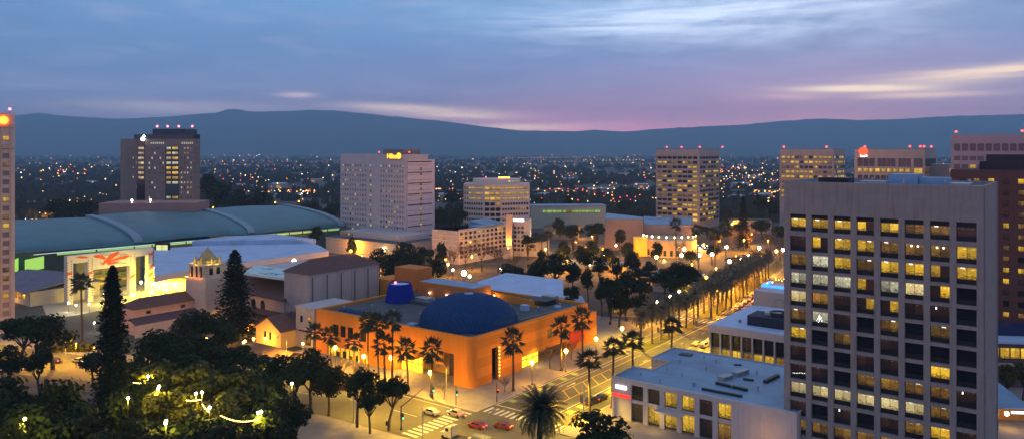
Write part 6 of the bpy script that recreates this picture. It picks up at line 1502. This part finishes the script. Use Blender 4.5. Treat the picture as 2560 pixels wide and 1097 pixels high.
# ================================================================ VEHICLES
def make_car(name, paint, cat='car', suv=False, tail=False, head=False, body_only=False):
    t = thing(name, None, cat); H0 = 1.5 if not suv else 1.85
    prof = [(-2.25, .35), (-2.25, .78), (-2.1, .95), (-1.55, 1.0), (-.95, H0-.08), (-.55, H0), (.55, H0), (.85, H0-.06), (1.35, 1.0), (2.1, .82), (2.28, .6), (2.28, .35)]
    if suv: prof = [(-2.3, .4), (-2.3, 1.15), (-2.1, H0-.1), (-1.7, H0), (.5, H0), (.85, H0-.1), (1.3, 1.15), (2.15, 1.0), (2.3, .7), (2.3, .4)]
    # loft: narrower above the belt line
    b = MB(); n_ = len(prof); wd = lambda z: .9 if z < 1.02 else .9-(z-1.02)*.42
    vs = [(x, -wd(z), z) for x, z in prof]+[(x, wd(z), z) for x, z in prof]
    b.add(vs, [tuple(range(n_)), tuple(range(2*n_-1, n_-1, -1))]+[(i, n_+i, n_+(i+1) % n_, (i+1) % n_) for i in range(n_)], 0, False); 
    obj('body', b, paint, t)
    b = MB(); zt_ = H0-.1; zb_ = 1.04 if not suv else 1.2
    x0, x1, x2, x3 = (-1.42, -.98, .82, 1.18) if not suv else (-2.0, -1.85, .72, 1.1)
    for s_ in (-1, 1):
        y0, y1 = s_*(wd(zb_)+.012), s_*(wd(zt_)+.012); p = [(x0, y0, zb_), (x3, y0, zb_), (x2, y1, zt_), (x1, y1, zt_)]; b.add(p, [(0, 1, 2, 3) if s_ < 0 else (3, 2, 1, 0)])
    gw = obj('window', b, M['dark_glass'], t)
    b = MB(); a, c_ = (.87, H0-.09), (1.33, 1.03); b.add([(a[0]+.02, -.62, a[1]+.015), (c_[0]+.0, -.78, c_[1]+.02), (c_[0]+.0, .78, c_[1]+.02), (a[0]+.02, .62, a[1]+.015)], [(0, 1, 2, 3)]) if not suv else b.add([(.87, -.6, H0-.09), (1.32, -.76, 1.17), (1.32, .76, 1.17), (.87, .6, H0-.09)], [(0, 1, 2, 3)])
    obj('windscreen', b, M['dark_glass'], t)
    for x in (-1.4, 1.45):
        for y in (-.82, .82):
            wv = MB().lathe([(.02, -.1), (.2, -.11), (.33, -.1), (.34, 0), (.33, .1), (.2, .11), (.02, .1)], n=14); o = obj('wheel', wv, M['black'], t, (x, y, .34)); o.rotation_euler = (R(90), 0, 0)
    for y in (-.62, .62):
        obj('headlight', MB().box(2.2, 2.31, y-.2, y+.2, .62, .78), M['glow_w'] if head else M['white_paint'], t)
        obj('tail_light', MB().box(-2.31, -2.2, y-.2, y+.2, .72, .9), M['glow_t'] if tail else M['glow_rs'], t)
    return t
M['paint_w'] = mat('white_car_paint', (.34, .33, .32), .3, .05, 1, spec=.5); M['paint_r'] = mat('dark_red_car_paint', (.16, .012, .01), .3, .1, 1, spec=.6)
M['paint_k'] = mat('black_car_paint', (.02, .02, .025), .25, .1, 1, spec=.6); M['paint_t'] = mat('tan_car_paint', (.5, .36, .22), .3, .1, 1, spec=.6); M['paint_g'] = mat('grey_car_paint', (.2, .2, .22), .3, .1, 1, spec=.6)
def car(px, py, rot, paint, label, group=None, **k):
    x, y = G(px, py+3); t = make_car('parked_car' if 'parked' in label else 'car', M[paint], **k); t.location = (x, y, .05); t.rotation_euler = (0, 0, rot); t['label'] = label
    if group: t['group'] = group
    return t
AV = GRID+R(90)                            # heading up the avenue
car(1078, 1032, GRID+R(180), 'paint_w', 'white sedan crossing towards the zebra stripes, left of the tan car', tail=False)
car(1140, 1035, GRID+R(176), 'paint_t', 'tan and white hatchback crossing just right of the white sedan', head=True)
car(1193, 1066, GRID+R(184), 'paint_r', 'dark red car with glowing rear lights, left of the other red car', tail=True)
car(1258, 1067, GRID+R(186), 'paint_r', 'dark red car with glowing rear lights, nearest the shaggy palm', tail=True)
car(1479, 1006, AV, 'paint_k', 'nearer black parked car at the kerb left of the bank', suv=True); car(1503, 996, AV, 'paint_k', 'farther black parked car at the kerb left of the bank')
car(1762, 864, AV, 'paint_w', 'white car beside the low finned office building', suv=True); car(1742, 860, AV, 'paint_g', 'car with red lights beside the low finned office building', tail=True)
car(1775, 852, AV, 'paint_g', 'parked grey car behind the white one at the finned offices')
car(198, 903, GRID+R(14), 'paint_w', 'white car with bright headlights on the left street', head=True); car(138, 902, GRID+R(12), 'paint_k', 'dark car with red rear lights on the left street', tail=True).rotation_euler[2] = GRID+R(190)
car(98, 902, GRID+R(190), 'paint_g', 'grey car half hidden by a tree trunk on the left street', tail=True)
for px, py, pt, lab in ((590, 905, 'paint_k', 'dark car glimpsed between trees below the garden wing'), (695, 917, 'paint_w', 'pale car with red light glimpsed between trees below the mission hall'), (640, 918, 'paint_g', 'grey car glimpsed between the two others below the mission hall'), (812, 945, 'paint_w', 'white car glimpsed under the black crowns below the museum'), (860, 968, 'paint_r', 'red-lit car glimpsed beside the round plaza tree')): car(px, py, GRID+R(8), pt, lab, tail=True)
q0 = make_car('queued_car', M['paint_g'], tail=True, head=False); q1 = make_car('queued_car', M['paint_w'], tail=True, head=True); i = 0
for r_ in (6.6, 9.8):
    for k in range(8):
        t_ = 306+7.2*k+(r_ > 8)*3; x, y = ST(S0(t_)+r_, t_); a = math.atan2(ST(S0(t_+5)+r_, t_+5)[1]-y, ST(S0(t_+5)+r_, t_+5)[0]-x); pr = (q0, q1)[(k+(r_ > 8)) % 2]
        if i < 2: o = (q0, q1)[i]; o.location = (x, y, .05); o.rotation_euler = (0, 0, a)
        else: o = clone(pr, (x, y, .05), a)
        o['label'] = 'car in the red-lit queue far up the avenue'; o['group'] = 'cars queuing up the avenue'; i += 1
# lorry cab and its load at the bottom edge
x, y = G(1128, 1096); t = thing('truck', 'white truck cab with tall exhaust at the bottom edge', 'truck', (x, y), GRID+R(180))
b = MB(); b.add([(-.9, -1.2, .6), (2.3, -1.2, .6), (2.3, -1.2, 1.5), (1.1, -1.2, 1.8), (.7, -1.2, 2.9), (-.9, -1.2, 3.2), (-.9, 1.2, .6), (2.3, 1.2, .6), (2.3, 1.2, 1.5), (1.1, 1.2, 1.8), (.7, 1.2, 2.9), (-.9, 1.2, 3.2)], [(0, 1, 2, 3, 4, 5), (11, 10, 9, 8, 7, 6), (1, 7, 8, 2), (2, 8, 9, 3), (3, 9, 10, 4), (4, 10, 11, 5), (5, 11, 6, 0), (0, 6, 7, 1)]); obj('cab', b, M['paint_w'], t)
obj('window', MB().add([(-.2, -1.22, 2.0), (.85, -1.22, 2.0), (.62, -1.22, 2.7), (-.2, -1.22, 2.75)], [(0, 1, 2, 3)]).add([(-.2, 1.22, 2.0), (.85, 1.22, 2.0), (.62, 1.22, 2.7), (-.2, 1.22, 2.75)], [(3, 2, 1, 0)]), M['dark_glass'], t)
obj('chassis', MB().box(-5, .5, -.9, .9, .5, .9), M['dark_metal'], t); obj('exhaust', MB().tube([(-1.1, 1.0, .8), (-1.1, 1.0, 3.9)], .1, 8), M['metal'], t)
for xx in (1.5, -3, -4.3):
    for yy in (-1.05, 1.05): o = obj('wheel', MB().lathe([(.02, -.15), (.35, -.16), (.5, -.14), (.5, .14), (.35, .16), (.02, .15)], n=16), M['black'], t, (xx, yy, .5)); o.rotation_euler = (R(90), 0, 0)
for yy in (-.8, .8): obj('headlight', MB().box(2.28, 2.36, yy-.2, yy+.2, .9, 1.15), M['white_paint'], t)
x, y = G(1197, 1116); t = thing('box_van', 'white van with ribbed roof at the bottom edge, below the left dark red car', 'van', (x, y), GRID+R(182))
b = MB(); b.box(-3.2, 1.8, -1.15, 1.15, .5, 3.0)
for k in range(6): b.box(-3.1+.85*k, -2.75+.85*k, -1.18, 1.18, .55, 3.12)
obj('load_box', b, mat('ribbed_grey_panel', (.15, .16, .18), .6, .2, .6), t); t.scale = (.82, .82, .82)
b = MB(); b.add([(1.85, -1.05, .5), (3.6, -1.05, .5), (3.6, -1.05, 1.2), (2.9, -1.05, 2.2), (1.85, -1.05, 2.3), (1.85, 1.05, .5), (3.6, 1.05, .5), (3.6, 1.05, 1.2), (2.9, 1.05, 2.2), (1.85, 1.05, 2.3)], [(0, 1, 2, 3, 4), (9, 8, 7, 6, 5), (1, 6, 7, 2), (2, 7, 8, 3), (3, 8, 9, 4), (4, 9, 5, 0)]); obj('cab', b, M['paint_w'], t)
for xx in (2.8, -2.2):
    for yy in (-1.0, 1.0): o = obj('wheel', MB().lathe([(.02, -.13), (.3, -.14), (.42, -.12), (.42, .12), (.3, .14), (.02, .13)], n=16), M['black'], t, (xx, yy, .42)); o.rotation_euler = (R(90), 0, 0)

# ================================================================ THE FAR CITY
r2 = random.Random(5)
def blocked(x, y): return False
b = MB()                                   # far tree canopy, uncountable
for _ in range(9000):
    d = 620*math.exp(r2.random()**1.15*2.6); px = r2.uniform(-120, 2680); x = (px-1280)/F*d
    if d < 700 and 1120 < px < 2000: continue
    if mn.noise(Vector((x*.0045, d*.0028, 2))) < -.12 and r2.random() < .85: continue
    s = r2.uniform(5, 10)*(1+d/7000); h = r2.uniform(7, 15)
    for k in range(4):
        a = r2.random()*6.28; u = Vector((math.cos(a), math.sin(a), 0)); o = Vector((x+r2.gauss(0, s*.5), d+r2.gauss(0, s*.5), 0))
        w_ = s*r2.uniform(.4, .8); z0 = 0; z1 = h*r2.uniform(.6, 1.1)
        b.add([o-u*w_, o+u*w_, o+u*w_*.9+Vector((0, 0, z1*.6)), o+u*w_*.2+Vector((0, 0, z1)), o-u*w_*.7+Vector((0, 0, z1*.75))], [(0, 1, 2, 3, 4)])
tag(obj('far_tree_canopy', b, mat('suburb_foliage', (.05, .055, .045), .9, .5, .01)), 'dark tree canopy of the suburbs between the towers and the mountains', 'trees', kind='stuff')
# far lights of the city, uncountable
fl = [MB(), MB(), MB(), MB()]
def far_light(px, py, k, s=1.0):
    z = r2.uniform(5, 12); d = F*(EYE-z)/(max(py-HY, 4.2)); x = (px-1280)/F*d; r_ = (.22+d*.0004)*s
    v = [(x+r_, d, z), (x, d, z+r_), (x-r_, d, z), (x, d, z-r_), (x, d-r_, z), (x, d+r_, z)]
    fl[k].add(v, [(0, 1, 4), (1, 2, 4), (2, 3, 4), (3, 0, 4), (1, 0, 5), (2, 1, 5), (3, 2, 5), (0, 3, 5)])
for _ in range(620):
    py = 378+r2.random()**1.9*125; px = r2.uniform(-20, 2580); 
    far_light(px, py, r2.choices((0, 1, 2, 3), (.16, .30, .48, .06))[0], r2.choice((.6, .8, .8, 1.1, 1.5))*(1.0 if py > 390 else .7))
for _ in range(26):                        # street lines across the plain
    d0 = 800*math.exp(r2.random()*1.9); x0 = r2.uniform(-.66, .66)*d0; a = r2.choice((.93, .93, 2.5, 2.5, .1)); L_ = r2.uniform(200, 900)*(d0/1500)**.5; kk = r2.choice((1, 2, 2))
    for j in range(int(L_/38)):
        x, y = x0+math.cos(a)*38*j, d0+math.sin(a)*38*j
        if y > 600: far_light(1280+F*x/y, HY+F*57/y, kk, .62)
for _ in range(260): far_light(r2.uniform(500, 1300), 377.5+r2.random()*5, r2.choice((0, 0, 1, 3)), .6)
for cx0, cy0, sx, sy, n_ in ((1860, 448, 60, 10, 60), (1925, 486, 22, 8, 30), (1830, 420, 60, 8, 40), (1390, 440, 50, 6, 20), (620, 440, 50, 10, 24), (160, 425, 60, 4, 26), (80, 540, 50, 8, 24), (200, 500, 70, 5, 34), (720, 478, 80, 2, 40), (1500, 497, 110, 5, 46), (1160, 492, 50, 6, 20), (230, 415, 40, 4, 12), (600, 400, 60, 8, 22), (1450, 480, 80, 7, 30), (1700, 430, 60, 20, 16), (1560, 470, 60, 20, 20)):
    for _ in range(n_): far_light(r2.gauss(cx0, sx), max(380, r2.gauss(cy0, sy)), r2.choices((0, 1, 2, 3), (.2, .3, .4, .1) if cy0 not in (497,) else (.2, .1, .1, .6))[0], r2.choice((.7, 1.0, 1.4)))
FE = [emis('far_white_light', (1, .9, .75), 5), emis('far_yellow_light', (1, .62, .16), 6), emis('far_orange_light', (1, .30, .04), 6), emis('far_red_light', (1, .05, .05), 4)]
bb = MB()
for k in range(4):
    o = len(bb.v); bb.v += fl[k].v; bb.f += [tuple(i+o for i in f) for f in fl[k].f]; bb.m += [k]*len(fl[k].f); bb.sm += [False]*len(fl[k].f)
tag(obj('far_city_lights', bb, FE), 'thousands of tiny orange, white and red lights of the suburbs', 'lights', kind='stuff')
# low roofs scattered over the near suburbs
hs = thing('low_warehouse', 'low pale-roofed shed in the dark suburbs beyond the towers', 'warehouse'); obj('wall', MB().box(-14, 14, -8, 8, 0, 6), M['beige_wall'], hs); obj('roof', MB().add([(-14.5, -8.5, 6), (14.5, -8.5, 6), (14.5, 8.5, 6), (-14.5, 8.5, 6), (-14.5, 0, 7.6), (14.5, 0, 7.6)], [(0, 1, 5, 4), (2, 3, 4, 5), (1, 2, 5), (3, 0, 4), (3, 2, 1, 0)]), M['metal'], hs); obj('door', MB().box(-4, 4, -8.06, -8, 0, 4), M2['flat_o'], hs)
hs['group'] = 'low sheds of the suburbs'; first = True
for px, py in ((60, 520), (130, 470), (230, 460), (560, 500), (640, 492), (700, 470), (780, 455), (1120, 455), (1110, 500), (1420, 455), (1500, 480), (1600, 470), (1850, 470), (1900, 500), (1830, 500), (1880, 445), (600, 470), (1360, 500), (1560, 440), (720, 495)):
    x, y = G(px, py)
    if first: hs.location = (x, y, 0); hs.rotation_euler = (0, 0, .4); first = False
    else: clone(hs, (x, y, 0), r2.uniform(-.8, .8), (r2.uniform(.7, 1.6), r2.uniform(.7, 1.4), r2.uniform(.7, 1.3)))
# elevated road crossing behind the towers
t = thing('elevated_road', 'pale elevated motorway with tail lights crossing behind the low offices', 'motorway', D(1500, 1100)); b = MB()
b.box(-330, 640, 0, 16, 6.0, 7.6); b.box(-330, 640, -.4, 0, 7.0, 8.6); 
for k in range(26): b.box(-320+37*k, -317+37*k, 4, 12, 0, 6)
obj('deck', b, M['concrete'], t); b = MB(); c2_ = MB()
for k in range(70): (b if r2.random() < .6 else c2_).ball((r2.uniform(-320, 640), 4+r2.random()*8, 9.0), .6, 6)
obj('tail_lights', b, FE[3], t)['kind'] = 'stuff'; obj('headlights', c2_, FE[1], t)['kind'] = 'stuff'

# ================================================================ HAZE
hz = bpy.data.materials.new('haze_air'); hz.use_nodes = True; n = N(hz.node_tree); n.n.clear()
pv = n.new('ShaderNodeVolumePrincipled'); pv.inputs['Color'].default_value = (.44, .76, 1.0, 1); pv.inputs['Density'].default_value = 1.12e-4; pv.inputs['Anisotropy'].default_value = 0
n.put(n.new('ShaderNodeOutputMaterial').inputs['Volume'], pv.outputs[0])
tag(obj('haze', MB().box(-19000, 19000, -600, 15200, -8, 880), hz), kind='stuff')
# unused prototypes away
for p in BL+[b1, c1, c2, dp, cp_]+pm:
    if p.name not in used: print('unused', p.name)
# keep every label within sixteen words
for o in bpy.data.objects:
    if 'label' in o and o['label'] and len(o['label'].replace('-', ' ').split()) > 16: print('LONG', o.name, o['label'])
    if 'label' in o and not o['label']: print('NOLABEL', o.name)
